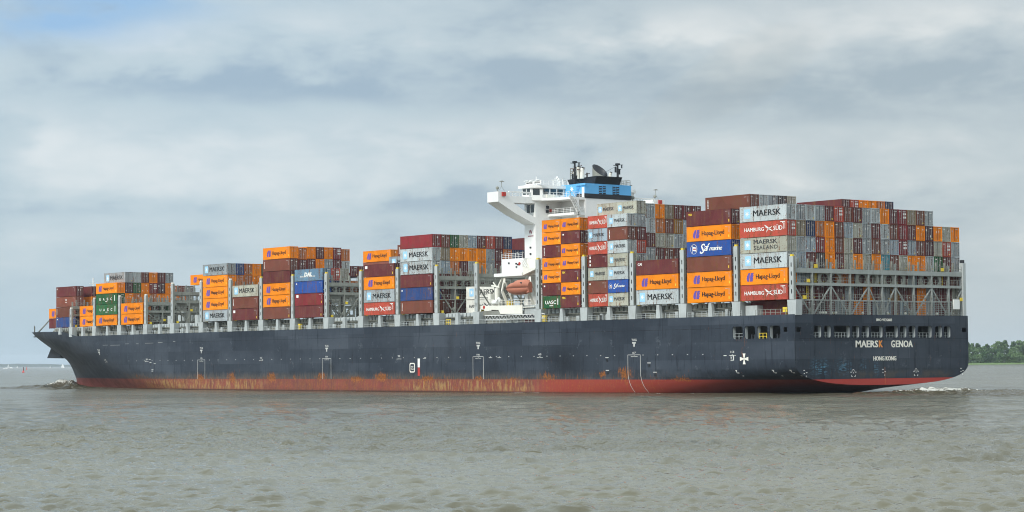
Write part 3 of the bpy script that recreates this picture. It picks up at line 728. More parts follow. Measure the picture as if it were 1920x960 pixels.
# bridge wings, pierced by a triangular opening
def wing(sgn):
    f = (lambda a, b2, t: (HX0 - .004 + t, a, b2)) if sgn > 0 else (lambda a, b2, t: (HX0 - .004 + t, 2 * HB - a, b2))
    ol2 = [(0, 40.64), (4.67, 38.27), (10.05, 36.1), (10.6, 35.6), (10.8, 35.0), (11.2, 35.0), (11.2, 42.0), (3.15, 42.0), (3.0, 42.82), (0, 42.82)]
    hole = [(4.05, 40.55), (7.9, 38.45), (10.3, 37.55), (10.55, 37.8), (10.6, 40.3), (10.3, 40.62)]
    wg = link('bridge_wing', plate_mesh('bridge_wing', ol2, [hole], f, HX1 - HX0 + .008), M_white, ship)
    ya = 3.05; m2 = lambda y: y if sgn > 0 else 2 * HB - y
    railing(MB(), [(HX1 - .1, m2(ya), 42.0), (HX1 - .1, m2(9.5), 42.0)], 1.0, .035, 3, .9).build('railing', M_white, wg)
    q = MB().box(HX1 - .35, HX1 - .05, min(m2(3.0), m2(9.0)), max(m2(3.0), m2(9.0)), 42.78, 43.0); q.build('bulwark', M_white, wg)
    q = MB().box(HX1 - .02, HX1 + .35, min(m2(.95), m2(1.85)), max(m2(.95), m2(1.85)), 41.85, 42.7); q.build('navigation_light_screen', M_red, wg)
    q = MB().tube((HX1 - 1.8, m2(1.2), 42.8), (HX1 - 1.8, m2(1.2), 43.3), .08).ball((HX1 - 1.8, m2(1.2), 43.7), .38); q.build('searchlight', M_steel2, wg)
    q = MB().bar((HX1 - 1, m2(.7), 42.8), (HX1 - 1, m2(1.7), 44.0), .05).bar((HX1 - 1, m2(2.7), 42.8), (HX1 - 1, m2(1.7), 44.0), .05).tube((HX1 - 1, m2(1.7), 44.0), (HX1 - 1, m2(1.7), 45.0), .05).prism([(-.55, 45.0), (.55, 45.0), (.1, 45.25), (-.2, 45.22)], lambda a, c2, t: (HX1 - 1 + a * .3 + t, m2(1.7) + a, c2), -.2, .2)
    q.build('wind_instrument_mast', M_steel2, wg)
    return wg
wing(1); wing(-1)
# wheelhouse
wx0, wx1, wy0, wy1 = -89.3, -84.4, 9.0, 38.5
wo = [(wx0 + .4, wy0), (wx1 - 1.4, wy0), (wx1, wy0 + 2.0), (wx1, wy1 - 2.0), (wx1 - 1.4, wy1), (wx0 + .4, wy1)]
wh = MB().prism(wo, lambda a, b2, t: (a, b2, t), 41.25, 44.0).build('wheelhouse', M_white, ship)
ro = [(wx0 - .3, wy0 - .5), (wx1 - 1.2, wy0 - .5), (wx1 + .4, wy0 + 1.8), (wx1 + .4, wy1 - 1.8), (wx1 - 1.2, wy1 + .5), (wx0 - .3, wy1 + .5)]
MB().prism(ro, lambda a, b2, t: (a, b2, t), 43.95, 44.55).build('roof', M_white, wh)
for x0, x1 in ((-88.6, -87.5), (-87.2, -86.1)): pane(M_glass, wh, x0, x1, wy0 - .05, wy0 + .02, 42.55, 43.8)
def quadpane(p, q, z0, z1, nrm):
    n = Vector(nrm).normalized() * .03
    a, b2 = Vector(p), Vector(q)
    vs = [(a.x + n.x, a.y + n.y, z0), (b2.x + n.x, b2.y + n.y, z0), (b2.x + n.x, b2.y + n.y, z1), (a.x + n.x, a.y + n.y, z1)]
    vs += [(v[0] - 2 * n.x, v[1] - 2 * n.y, v[2]) for v in vs]
    MB().add(vs, [(0, 1, 2, 3), (7, 6, 5, 4), (0, 4, 5, 1), (1, 5, 6, 2), (2, 6, 7, 3), (3, 7, 4, 0)]).build('window', M_glass, wh)
quadpane((wx1 - 1.15, wy0 + .36), (wx1 - .3, wy0 + 1.55), 42.4, 43.75, (2, -1.4, 0))
for y0 in (11.3, 13.3, 15.2, 17.4, 28.6, 30.6, 32.6, 34.5): pane(M_glass, wh, wx1 - .02, wx1 + .05, y0, y0 + 1.55, 42.5, 43.8)
for k in range(4): quadpane((wx0 + .4, wy0 + 1 + k * 7), (wx0 + .4, wy0 + 6.5 + k * 7), 42.5, 43.8, (-1, 0, 0))
nb = MB().box(-88.7, -83.4, 9.9, 10.0, 44.72, 45.5).build('name_board', M_white, wh)
flat([text_pts('MAERSK', -88.4, -86.2, 44.9, 45.3, .02), text_pts('GENOA', -85.8, -83.8, 44.9, 45.3, .02)], PORT, 9.87).build('lettering', M_markk, nb)
q = MB()
for xx in (-88.3, -86.0, -83.8): q.bar((xx, 10.05, 44.5), (xx, 10.05, 45.55), .08)
for k in range(3): q.bar((-89.0 + k * 1.9, 9.7, 45.6), (-87.6 + k * 1.9, 9.7, 45.68), .22, .1)
q.build('board_frame', M_white, nb)
rr = random.Random(3)
for k in range(9):
    xx, yy = rr.uniform(-88.5, -84.8), rr.uniform(11.5, 21); hh = rr.uniform(.9, 2.3)
    q = MB().tube((xx, yy, 44.5), (xx, yy, 44.5 + hh), .09)
    if k % 3 == 0: q.tube((xx, yy, 44.5 + hh), (xx, yy, 44.7 + hh), .1, .5)
    elif k % 3 == 1: q.ball((xx, yy, 44.6 + hh), .3)
    q.build('antenna', M_white, wh)
railing(MB(), [(wx1, 11.5, 44.55), (wx1, 17, 44.55)], 1.0, .03, 3, 1.5).build('railing', M_white, wh)
# open platforms aft of the wheelhouse
p = MB().prism([(HX1, 10.9), (-84.2, 10.9), (-81.2, 13.0), (-77.6, 13.2), (-77.6, 17.3), (HX1, 17.3)], lambda a, b2, t: (a, b2, t), 41.2, 41.75).build('platform', M_white, ship)
railing(MB(), [(-84.2, 11.0, 41.75), (-81.2, 13.1, 41.75), (-77.7, 13.3, 41.75), (-77.7, 17.2, 41.75)], 1.05, .035, 3, 1.2).build('railing', M_white, p)
p = MB().prism([(HX1, 13.6), (-82, 13.8), (-77.6, 14.2), (-77.6, 17.3), (HX1, 17.3)], lambda a, b2, t: (a, b2, t), 37.9, 38.4).build('platform', M_white, ship)
railing(MB(), [(-84.5, 13.8, 38.4), (-82, 13.9, 38.4), (-77.7, 14.3, 38.4), (-77.7, 17.2, 38.4)], 1.05, .035, 3, 1.0).build('railing', M_white, p)
p = MB().prism([(HX1, 13.6), (-82, 13.8), (-77.6, 14.2), (-77.6, 17.3), (HX1, 17.3)], lambda a, b2, t: (a, b2, t), 34.4, 34.8).build('platform', M_white, ship)
MB().box(-78.0, -77.6, 15.2, 15.6, 28.0, 41.2).build('pillar', M_white, ship)
st = MB()
for y2 in (0, 1.0):
    st.bar((-77.3 + y2 * .0, 12.6 + y2, 42.9), (-77.3, 15.0 + y2, 38.9), .09); st.bar((-77.3, 12.6 + y2, 41.9), (-77.3, 15.0 + y2, 38.1), .14)
for k in range(12):
    t = k / 11; st.box(-77.45, -77.15, 12.6 + 2.4 * t, 13.6 + 2.4 * t, 41.8 - 3.75 * t, 41.86 - 3.75 * t)
st.build('stairway', M_white, ship)
for y, z0, mt in ((13.4, 39.6, M_black), (14.3, 38.9, M_red), (13.3, 38.7, M_dark), (11.9, 42.5, M_red)): MB().box(HX1, HX1 + .3, y - .3, y + .3, z0, z0 + .6).build('wall_fitting', mt, house)
MB().box(-85.0, -83.9, 12.0, 14.2, 41.75, 42.5).build('deck_locker', M_cream, house)
# funnel
fn = MB().box(-85.45, -77.45, 17.25, 30.35, 42.56, 44.76).build('funnel', M_fblue, ship)
MB().box(-80.6, -77.40, 17.20, 30.40, 41.58, 42.56).build('base_band', M_black, fn)
MB().box(-85.45, -80.6, 17.25, 30.35, 41.58, 42.56).build('casing', M_fblue, fn)
MB().box(-80.4, -77.2, 17.0, 17.25, 44.3, 44.76).build('canopy', M_fblue, fn)
MB().add([(-84.2, 18.6, 44.76), (-77.6, 19.9, 44.76), (-77.6, 27.2, 44.76), (-84.2, 28.6, 44.76), (-84.6, 18.2, 46.0), (-76.7, 19.9, 46.4), (-76.7, 27.2, 46.4), (-84.6, 28.8, 46.0)],
         [(0, 3, 2, 1), (4, 5, 6, 7), (0, 1, 5, 4), (1, 2, 6, 5), (2, 3, 7, 6), (3, 0, 4, 7)]).build('funnel_top', M_black, fn)
for y0 in (21.1, 22.2, 25.0, 26.05):
    lv = MB().box(-77.45, -77.42, y0, y0 + .85, 42.6, 44.35)
    lv = lv.build('louvre', M_black, fn); sl2 = MB()
    for q in np.arange(42.85, 44.3, .36): sl2.box(-77.42, -77.34, y0 + .05, y0 + .8, q, q + .12)
    sl2.build('slat', M_fblue, lv)
flat([star_pts(-81.9, 43.75, .72, .26)], PORT, 17.21).build('star_emblem', M_mark, fn)
pane(M_white, fn, -78.5, -77.7, 17.18, 17.28, 41.8, 43.9, 'door'); pane(M_glass, fn, -85.1, -84.4, 17.2, 17.3, 42.7, 43.5)
ld = MB().bar((-80.3, 17.0, 42.0), (-79.0, 17.0, 44.5), .08).bar((-80.9, 17.0, 42.0), (-79.6, 17.0, 44.5), .08)
for k in range(8): ld.bar((-80.9 + k * .17, 17.0, 42.1 + k * .32), (-80.3 + k * .17, 17.0, 42.1 + k * .32), .08)
ld.build('ladder', M_fblue, fn)
railing(MB(), [(-84.9, 17.4, 44.76), (-85.3, 18.5, 44.76)], 1.1, .035, 3, 1.0).build('railing', M_steel, fn)
railing(MB(), [(-77.6, 27.8, 44.76), (-77.6, 30.2, 44.76), (-84.0, 30.2, 44.76)], 1.1, .04, 3, 1.0).build('railing', M_steel2, fn)
# exhaust trunk with slanting mouth
ex = MB(); n = 24; ca = (-79.6, 23.3); R1 = 1.65
lo = [(ca[0] + R1 * math.cos(2 * math.pi * i / n), ca[1] + R1 * math.sin(2 * math.pi * i / n), 46.2) for i in range(n)]
def mouthz(a, b2): return 47.7 - (a - ca[0]) * .86 - (b2 - ca[1]) * .06
up = [(a, b2, mouthz(a, b2) + .25) for a, b2, _ in lo]
inn = [(ca[0] + (a - ca[0]) * .9, ca[1] + (b2 - ca[1]) * .9, mouthz(a, b2)) for a, b2, _ in lo]
fl = [(ca[0] + (a - ca[0]) * .7, ca[1] + (b2 - ca[1]) * .7, 46.3) for a, b2, _ in lo]
ex.add(lo + up, [(i, (i + 1) % n, n + (i + 1) % n, n + i) for i in range(n)], True)
ex = ex.build('exhaust_pipe', M_steel2, fn)
MB().add(up + inn + fl, [(i, (i + 1) % n, n + (i + 1) % n, n + i) for i in range(n)] + [(n + i, n + (i + 1) % n, 2 * n + (i + 1) % n, 2 * n + i) for i in range(n)] + [tuple(range(2 * n, 3 * n))], True).build('mouth', M_black, ex)
for a, b2, h, r in ((-80.5, 19.0, 48.0, .5), (-81.5, 18.6, 48.3, .45), (-78.2, 25.0, 47.1, .35), (-82.0, 20.3, 47.8, .4), (-82.8, 18.9, 47.6, .35)):
    q = MB().tube((a, b2, 46.0), (a, b2, h), r, r * .9, 12).tube((a, b2, h - .1), (a + .25, b2 + .1, h + .35), r * .9, r * .7, 12); q = q.build('exhaust_pipe', M_cream, fn)
    MB().tube((a + .2, b2 + .08, h + .3), (a + .27, b2 + .1, h + .45), r * .75, n=12).build('mouth', M_black, q)
q = MB()
for a in (-84.0, -82.6):
    for b2 in (18.6, 20.6): q.bar((a, b2, 46.0), (a, b2, 48.4), .1)
for z0 in (46.9, 47.8, 48.4):
    q.bar((-84, 18.6, z0), (-82.6, 18.6, z0), .1).bar((-84, 20.6, z0), (-82.6, 20.6, z0), .1).bar((-84, 18.6, z0), (-84, 20.6, z0), .1).bar((-82.6, 18.6, z0), (-82.6, 20.6, z0), .1)
q.build('silencer_frame', M_steel2, fn)
MB().box(-83.8, -82.8, 18.8, 20.2, 46.2, 47.5).build('silencer_box', M_cream, fn)
q = MB().bar((-84, 18.6, 48.4), (-80.2, 18.2, 47.9), .14).bar((-83, 18.5, 48.7), (-79.9, 19.3, 48.3), .12).bar((-82.5, 19.6, 48.6), (-80.5, 18.9, 48.9), .12)
q.build('rusty_pipework', plain('rusted_steel', (.10, .045, .03), .8), fn)
rp_ = random.Random(12)
M_soot = plain('sooty_brown_steel', (.075, .045, .035), .8)
for k in range(9):
    a, b2 = rp_.uniform(-84.0, -80.8), rp_.uniform(18.3, 20.8); hz2 = rp_.uniform(47.2, 48.9)
    q = MB().tube((a, b2, 46.0), (a, b2, hz2), rp_.uniform(.10, .24), n=8)
    if k % 2: q.bar((a - .7, b2, hz2 - .3), (a + .7, b2 + .2, hz2 - .2), .12)
    q.build('exhaust_pipe', M_soot if k % 3 else M_steel2, fn)
def mast(X, Y, z0, z1):
    q = MB().tube((X, Y, z0), (X, Y, z1), .26, .2).box(X - .35, X + .35, Y - .4, Y + .4, z1, z1 + .4)
    q.bar((X, Y, z1 + .1), (X + .2, Y + 1.4, z1 + .1), .12).bar((X, Y, z1 - .1), (X - .4, Y - .9, z1), .12).bar((X, Y, z0 + 1.9), (X + .2, Y + .8, z0 + 1.9), .1).bar((X, Y, z0 + 1.2), (X, Y - .7, z0 + 1.3), .1)
    q.box(X - .15, X + .15, Y - .75, Y - .45, z0 + 1.2, z0 + 2.4).box(X - .15, X + .15, Y + .4, Y + .65, z0 + .8, z0 + 2.0).tube((X, Y + 1.2, z1 - .6), (X, Y + 1.2, z1 + .2), .14)
    return q
mast(-81.4, 17.7, 44.7, 49.4).build('mast', M_black, ship)
mast(-77.9, 26.9, 46.3, 49.1).build('mast', M_black, ship)
MB().bar((-77.9, 26.8, 49.0), (-78.6, 24.2, 47.6), .05).build('stay_wire', M_black, ship)
# deck gear to starboard of the funnel
q = MB().tube((-80, 31.6, 41.5), (-80, 31.6, 44.5), .12).tube((-80, 31.6, 43.2), (-80, 31.6, 43.5), .3, .7).ball((-80, 31.6, 44.6), .35); q.build('satellite_dish', M_white, ship)
q = MB().tube((-82, 34.2, 41.5), (-82, 34.2, 45.2), .07).prism([(-.4, 45.2), (.4, 45.2), (.1, 45.4), (-.1, 45.4)], lambda a, c2, t: (-82 + t, 34.2 + a, c2), -.2, .2); q.build('wind_instrument_mast', M_steel2, ship)
MB().ball((-80, 33.0, 42.4), .45).tube((-80, 33, 41.5), (-80, 33, 42.2), .12).build('searchlight', M_steel2, ship)
MB().box(HX1, -84.2, 30.0, 37.0, 41.2, 41.75).build('platform', M_white, ship)
# lower block above the lifeboat
lb = MB().box(-86.0, -78.8, 1.0, 7.0, 25.35, 28.35).box(-88.3, -78.7, .7, 7.0, 24.65, 25.35).build('boat_deck_house', M_white, ship)
MB().box(-78.8, -75.0, 2.2, 7.0, 24.7, 28.2).prism([(-78.8, 26.4), (-74.6, 26.1), (-74.6, 25.8), (-78.8, 24.7)], lambda a, c2, t: (a, t, c2), 1.0, 2.2).build('deck_bracket', M_cream, lb)
link('arch_frame', plate_mesh('arch_frame', [(-79.0, 16.6), (-74.5, 16.6), (-74.5, 26.2), (-79.0, 26.2)], [rrect(-78.6, -75.4, 18.7, 25.6, .9)], lambda a, c2, t: (a, 2.6 + t, c2), .4), M_white, lb)
railing(MB(), [(-86, 1.1, 28.35), (-79, 1.1, 28.35)], 1.1, .04, 3, 1.2).build('railing', M_white, lb)
MB().tube((-79.8, .9, 27.2), (-79.8, 1.02, 27.2), .34, n=16).build('lifebuoy', M_red, lb)
MB().bar((-79.3, .9, 28.3), (-77.6, .9, 26.4), .12).bar((-78.7, .9, 28.3), (-77.0, .9, 26.4), .12).build('stairway', M_white, lb)
for xx, z0 in ((-83.4, 27.3), (-80.8, 26.4), (-80.3, 26.9), (-80.9, 27.1)): MB().box(xx - .2, xx + .2, .85, 1.0, z0, z0 + .3).build('wall_fitting', M_dark, lb)
pane(M_dark, house, -77.3, -76.6, 6.95, 7.02, 22.5, 24.0, 'doorway'); pane(M_dark, house, -84.5, -83.5, 6.95, 7.02, 19.0, 21.0, 'doorway')
bd = MB().prism([(-94.0, 18.65), (-78.8, 18.42), (-78.8, 16.6), (-86.3, 16.75), (-86.9, 17.6), (-94.0, 17.9)], lambda a, c2, t: (a, t, c2), .8, 1.0).box(-94, -75, 1.0, 7.0, 17.9, 18.05)
bd.build('boat_deck_bulwark', M_cream, ship)
MB().box(-78.8, -74.9, 1.4, 7.0, 16.6, 18.4).build('boat_deck_side', M_steel, ship)
railing(MB(), [(-87.0, .95, 18.5), (-76.0, .95, 18.4)], 1.15, .05, 2, 1.1).build('railing', M_cream, ship)
for xx in (-85.6, -76.9):
    q = MB().bar((xx, 2.6, 18.1), (xx - .3, 1.0, 21.6), .4, .5).bar((xx - .3, 1.0, 21.6), (xx + .4, 1.2, 24.3), .35, .4).bar((xx + .4, 1.2, 24.3), (xx + 1.2, .6, 23.2), .2).bar((xx + .8, 3.4, 18.1), (xx + .4, 1.4, 23.5), .25)
    q.build('davit', M_cream, ship)
q = MB().tube((-88.8, 1.9, 18.1), (-88.8, 1.9, 22.3), .55, n=12).bar((-88.8, 1.9, 22.0), (-86.6, 1.6, 24.3), .35).bar((-88.8, 1.9, 22.4), (-89.6, 1.5, 23.6), .25).bar((-90.4, 1.7, 22.9), (-87.6, 1.7, 22.5), .3)
q.box(-90.6, -89.2, 1.4, 2.4, 18.1, 18.4).box(-91.5, -90.6, 1.5, 2.5, 20.0, 21.2)
q.build('stores_crane', M_cream, ship)
q = MB().tube((-89.2, 1.2, 19.2), (-87.6, 1.2, 19.3), .5, n=12).tube((-86.9, 1.2, 19.5), (-86.5, 1.2, 19.5), .45).ball((-87.0, 1.0, 19.9), .4); q.build('winch', M_white, ship)
MB().box(-84.6, -83.4, 1.2, 2.0, 18.1, 19.4).build('deck_locker', M_yel, ship)
MB().tube((-92.0, .74, 18.3), (-92.0, .8, 18.3), .36, n=16).build('lifebuoy', M_red, ship)
# accommodation ladder stowed along the side
gw = MB()
for z0 in (15.55, 16.45): gw.bar((-91.0, .25, z0 - .0), (-70.7, .25, z0), .14)
for k in range(34): gw.bar((-91 + k * .6, .25, 15.55), (-90.4 + k * .6, .25, 16.45), .05) if k % 2 else gw.bar((-91 + k * .6, .25, 16.45), (-90.4 + k * .6, .25, 15.55), .05)
gw.box(-91, -70.7, .3, 1.1, 15.5, 15.56)
gw.build('accommodation_ladder', M_white, ship)
MB().box(-93, -73, 2.4, 2.6, 14.6, 16.6).build('side_bulkhead', M_steel2, ship)
MB().box(-93.0, -86.6, 1.0, 2.2, 16.5, 17.5).build('rope_bin', M_steel2, ship)
for x0, x1, mt in ((-84.4, -82.6, M_steel), (-81.6, -80.3, M_steel), (-73.6, -71.6, M_steel), (-78.3, -75.5, plain('dark_red_machinery', (.12, .03, .03))), (-79.2, -75.2, M_dark)):
    MB().box(x0, x1, .9 + (.6 if mt is M_dark else 0), 2.0, 14.6, 15.45 if mt is not M_dark else 17.9).build('deck_machinery', mt, ship)
railing(MB(), [(-93, .12, 14.6), (-73.5, .12, 14.6)], 1.1, .035, 3, 1.2).build('deck_railing', M_steel, ship)

# bow fittings
q = railing(MB(), [(-353.3, 23.2, 16.8), (-351.5, 22.2, 16.8), (-346.5, 19.6, 16.8)], 2.1, .05, 4, 1.3); q.build('bow_railing', M_steel2, ship)
MB().bar((-351.2, 23.0, 16.7), (-341.7, 23.4, 21.6), .3).build('jack_staff', M_steel2, ship)
fm = MB().tube((-314, 23, 15.4), (-314, 23, 32.8), .35, .15).bar((-314, 21.8, 31.0), (-314, 24.2, 31.0), .2).box(-314.4, -313.6, 22.6, 23.4, 29.8, 30.2); fm.build('foremast', M_white, ship)
for X, Y in ((-301.5, 6.0), (-306, 8.5), (-311, 10.5), (-289.5, 3.5), (-292, 4.2)):
    MB().tube((X, Y, 15.4), (X, Y, 17.2), .5, n=12).ball((X, Y, 17.2), .6).build('mushroom_vent', M_cream if X > -300 else M_steel, ship)
for X, Y in ((-296, 4.0), (-303, 6.4), (-317, 12)): MB().box(X - 1.3, X + 1.3, Y, Y + 2, 15.3, 17.0).build('deck_machinery', M_steel2, ship)
MB().tube((-292.5, 3.2, 16.3), (-290.0, 3.2, 16.3), .8, n=14).build('winch', M_dark, ship)
# anchor stowed on its bolster, seen past the stem
an = MB().add([(-352.6, 27.0, 8.95), (-341.0, 26.0, 8.8), (-343.0, 25.6, 12.2), (-348.3, 26.2, 12.0), (-350.6, 26.8, 10.8), (-352.3, 29.0, 8.9), (-341.0, 29.5, 8.8), (-343.0, 29.0, 12.2), (-348.3, 29.0, 12.0), (-350.3, 28.8, 10.8)],
     [(0, 1, 2, 3, 4), (9, 8, 7, 6, 5), (0, 5, 6, 1), (1, 6, 7, 2), (2, 7, 8, 3), (3, 8, 9, 4), (4, 9, 5, 0)])
an.bar((-350.9, 27.6, 9.2), (-350.9, 27.6, 12.0), .35)
an.build('anchor', M_black, ship)

# ------------------------------------------------------------------ lifeboat
lbt = empty('lifeboat', (-79.7, .5, 20.6), 'faded orange enclosed lifeboat hanging in white davits beside the deckhouse', 'lifeboat')
def bsec(u):
    """half width and heights along the boat, u 0 bow .. 1 stern"""
    w = 1.5 * (1 - abs(2 * u - 1.05) ** 3.2 * .85)
    return w
def boat_mesh(rings):
    n = len(rings[0]); vs = [p for r2 in rings for p in r2]
    fs = [(i * n + j, i * n + (j + 1) % n, (i + 1) * n + (j + 1) % n, (i + 1) * n + j) for i in range(len(rings) - 1) for j in range(n)]
    return MB().add(vs, fs, True).add(vs, [tuple(range(n)), tuple(range((len(rings) - 1) * n, len(rings) * n))])
L = 8.1; lo, hi = [], []
for i in range(17):
    u = i / 16; xx = -L / 2 + L * u; w = max(1.5 * (1 - abs(2 * u - 1.1) ** 2.6 * .80), .15)
    keel = 1.15 * max(0, (.42 - u) / .42) ** 1.7 + .75 * max(0, (u - .72) / .28) ** 1.6
    lo.append([(xx, w * math.sin(t), 1.52 - (1.52 - keel) * (max(math.cos(t), 0.0) ** .75)) for t in np.linspace(-math.pi / 2, math.pi / 2, 13)])
    top = 1.62 + 1.0 * min(1, u / .30) ** .8 + .55 * min(max((u - .42) / .10, 0), 1) - .5 * max(0, (u - .86) / .14) ** 2
    hi.append([(xx, w * .985 * math.sin(t), 1.50 + (top - 1.50) * (max(math.cos(t), 0.0) ** .62)) for t in np.linspace(-math.pi / 2, math.pi / 2, 13)])
def lpart(name, mb, mat, parent): 
    o = bpy.data.objects.new(name, mb.mesh(name)); COL.objects.link(o); o.data.materials.append(mat); o.parent = parent; return o
lpart('hull', boat_mesh(lo), M_boat, lbt); cn = lpart('canopy', boat_mesh(hi), M_boat, lbt)
fd = MB()
for s in (-1, 1):
    pts = [(a[0], s * (abs(a[s]) if False else max(abs(r2[0][1]), .15) + .03), 1.51) for r2 in lo for a in (r2[0],)]
    for a, b2 in zip(pts[:-1], pts[1:]): fd.bar(a, b2, .08, .07)
lpart('fender', fd, plain('faded_dark_rubber', (.16, .06, .04), .7), lbt)
for xx in (1.0, 1.7, 2.4): lpart('window', MB().box(xx - .22, xx + .22, -1.22, -1.0, 2.25, 2.6), M_glass, cn)
lpart('propeller_guard', MB().box(3.2, 4.1, -.5, .5, .4, 1.2), M_boat, lbt)
lpart('hook', MB().bar((-2.6, 0, 2.3), (-2.6, 0, 3.3), .15).bar((2.9, 0, 2.9), (2.9, 0, 3.5), .15), M_steel2, lbt)
# ------------------------------------------------------------------ shipping containers
PITCH, Z0 = 2.92, 17.46
def slot_obj(name, mesh, mat, parent):
    o = bpy.data.objects.new(name, mesh); COL.objects.link(o); o.parent = parent
    if not mesh.materials: mesh.materials.append(None)
    o.material_slots[0].link = 'OBJECT'; o.material_slots[0].material = mat
    return o
def corr(mb, x0, x1, y, d, z0, z1, per=.28):
    """corrugated sheet along x; ridge at y, valley at y + d"""
    n = max(1, round((x1 - x0) / per)); p = (x1 - x0) / n; pts = []
    for k in range(n):
        a = x0 + k * p; pts += [(a, y), (a + p * .26, y), (a + p * .5, y + d), (a + p * .76, y + d)]
    pts.append((x1, y))
    vs = [(a, b2, z0) for a, b2 in pts] + [(a, b2, z1) for a, b2 in pts]; m = len(pts)
    mb.add(vs, [(i, i + 1, m + i + 1, m + i) for i in range(m - 1)])
def shell_mesh(L, h):
    mb = MB(); w = 1.219; a = L / 2
    for sx in (-1, 1):
        for sy in (-1, 1):
            x0, x1 = sorted((sx * a, sx * (a - .16))); y0, y1 = sorted((sy * w, sy * (w - .16)))
            mb.box(x0, x1, y0, y1, .0, h)
    for sy in (-1, 1):
        y0, y1 = sorted((sy * (w - .004), sy * (w - .1)))
        mb.box(-a + .16, a - .16, y0, y1, .06, .2); mb.box(-a + .16, a - .16, y0, y1, h - .1, h - .02)
        corr(mb, -a + .16, a - .16, sy * (w - .006), -sy * .04, .2, h - .1)
    mb.box(-a + .02, -a + .1, -w + .16, w - .16, .05, h - .03)
    mb.box(a - .12, a - .004, -w + .16, w - .16, .04, .17); mb.box(a - .12, a - .004, -w + .16, w - .16, h - .14, h - .02)
    mb.box(a - .34, a - .24, -w + .1, w - .1, .15, h - .1)
    mb.add([(-a + .1, -w + .1, h - .03), (a - .1, -w + .1, h - .03), (a - .1, w - .1, h - .03), (-a + .1, w - .1, h - .03)], [(0, 1, 2, 3)])
    mb.add([(-a + .1, -w + .1, .14), (a - .1, -w + .1, .14), (a - .1, w - .1, .14), (-a + .1, w - .1, .14)], [(0, 1, 2, 3)])
    return mb.mesh('container_shell')
def door_mesh(L, h, s):
    mb = MB(); a = L / 2; y0, y1 = sorted((s * .03, s * 1.03)); z0, z1 = .18, h - .15
    n = 5
    mb.box(a - .19, a - .13, y0, y1, z0, z1)
    hh = (z1 - z0) / n
    for k in range(n): mb.box(a - .13, a - .08, y0 + .08, y1 - .08, z0 + k * hh + .10, z0 + (k + 1) * hh - .10)
    for k in range(4): mb.box(a - .13, a - .05, s * 1.05 - .06 if s > 0 else -1.05, s * 1.05 if s > 0 else -.99, z0 + .2 + k * (z1 - z0 - .5) / 3, z0 + .36 + k * (z1 - z0 - .5) / 3)
    return mb.mesh('container_door')
def lock_mesh(L, h, s):
    mb = MB(); a = L / 2
    for y in (.27, .72):
        mb.tube((a - .04, s * y, .06), (a - .04, s * y, h - .05), .034, n=6)
        for z in (.12, h * .3, h * .62, h - .12): mb.box(a - .08, a - .005, s * y - .055, s * y + .055, z - .04, z + .04)
        mb.bar((a - .02, s * y, 1.15), (a - .02, s * (y - .3 if y > .5 else y + .3), 1.12 + .05), .045)
    return mb.mesh('locking_bars')
def gasket_mesh(L, h):
    a = L / 2; mb = MB()
    for y0, y1, z0, z1 in ((-.03, .03, .18, h - .15), (-1.06, -1.03, .18, h - .15), (1.03, 1.06, .18, h - .15), (-1.06, 1.06, h - .15, h - .125), (-1.06, 1.06, .155, .18)): mb.box(a - .16, a - .10, y0, y1, z0, z1)
    return mb.mesh('door_gasket')
PROTO = {}
for L in (12.192, 6.058):
    for h in (2.896, 2.591):
        PROTO[(L, h)] = dict(gk=gasket_mesh(L, h), shell=shell_mesh(L, h), d=[door_mesh(L, h, s) for s in (-1, 1)], l=[lock_mesh(L, h, s) for s in (-1, 1)])
SIDE = lambda a, c2, t: (a, -1.225 - t, c2)
SIDE2 = lambda a, c2, t: (a, -1.237, c2)
END = lambda L: (lambda a, c2, t: (L / 2 - .045 + t, a, c2))
MCACHE = {}
def marking(key, name, parts, fn, mat, parent):
    if key not in MCACHE: MCACHE[key] = flat(parts() if callable(parts) else parts, fn).mesh(name)
    o = slot_obj(name, MCACHE[key], mat, parent)
    if fn is SIDE or fn is SIDE2: j = random.Random(parent.name); o.location = (j.uniform(-.18, .18), 0, j.uniform(-.07, .07))
    return o
def liv_star(L, h, mat, root, second=None, white_box=True):
    k = (L, h); s = L / 12.192
    sq = 1.0 if L > 10 else .62
    cx = -4.15 * s if L > 10 else -1.95; cz = h * .52
    r2 = .78 * (1 if L > 10 else .66)
    marking(('sq', k), 'emblem_panel', lambda: [poly2(rrect(cx - r2, cx + r2, cz - r2 * 1.12, cz + r2 * 1.12, .12))], SIDE, M_ltb, root)
    marking(('st', k), 'star_emblem', lambda: [star_pts(cx, cz, r2 * .86, r2 * .3)], SIDE2, M_mark, root)
    if second:
        marking(('t2', k), 'lettering', lambda: bold(text_pts('MAERSK', -2.5, 3.6, cz + .12, cz + .92, .0), .045) + [text_pts('SEALAND', -2.5, 3.7, cz - .92, cz - .18, .01, 0, 1.15)], SIDE, M_markd, root)
    elif L > 10:
        marking(('t1', k), 'lettering', lambda: bold(text_pts('MAERSK', -2.6, 4.6, cz - .55, cz + .58, .0), .055), SIDE, M_markk, root)
    else:
        marking(('t1', k), 'lettering', lambda: bold(text_pts('MAERSK', -1.0, 2.2, cz - .32, cz + .34, .0), .03), SIDE, M_markd, root)
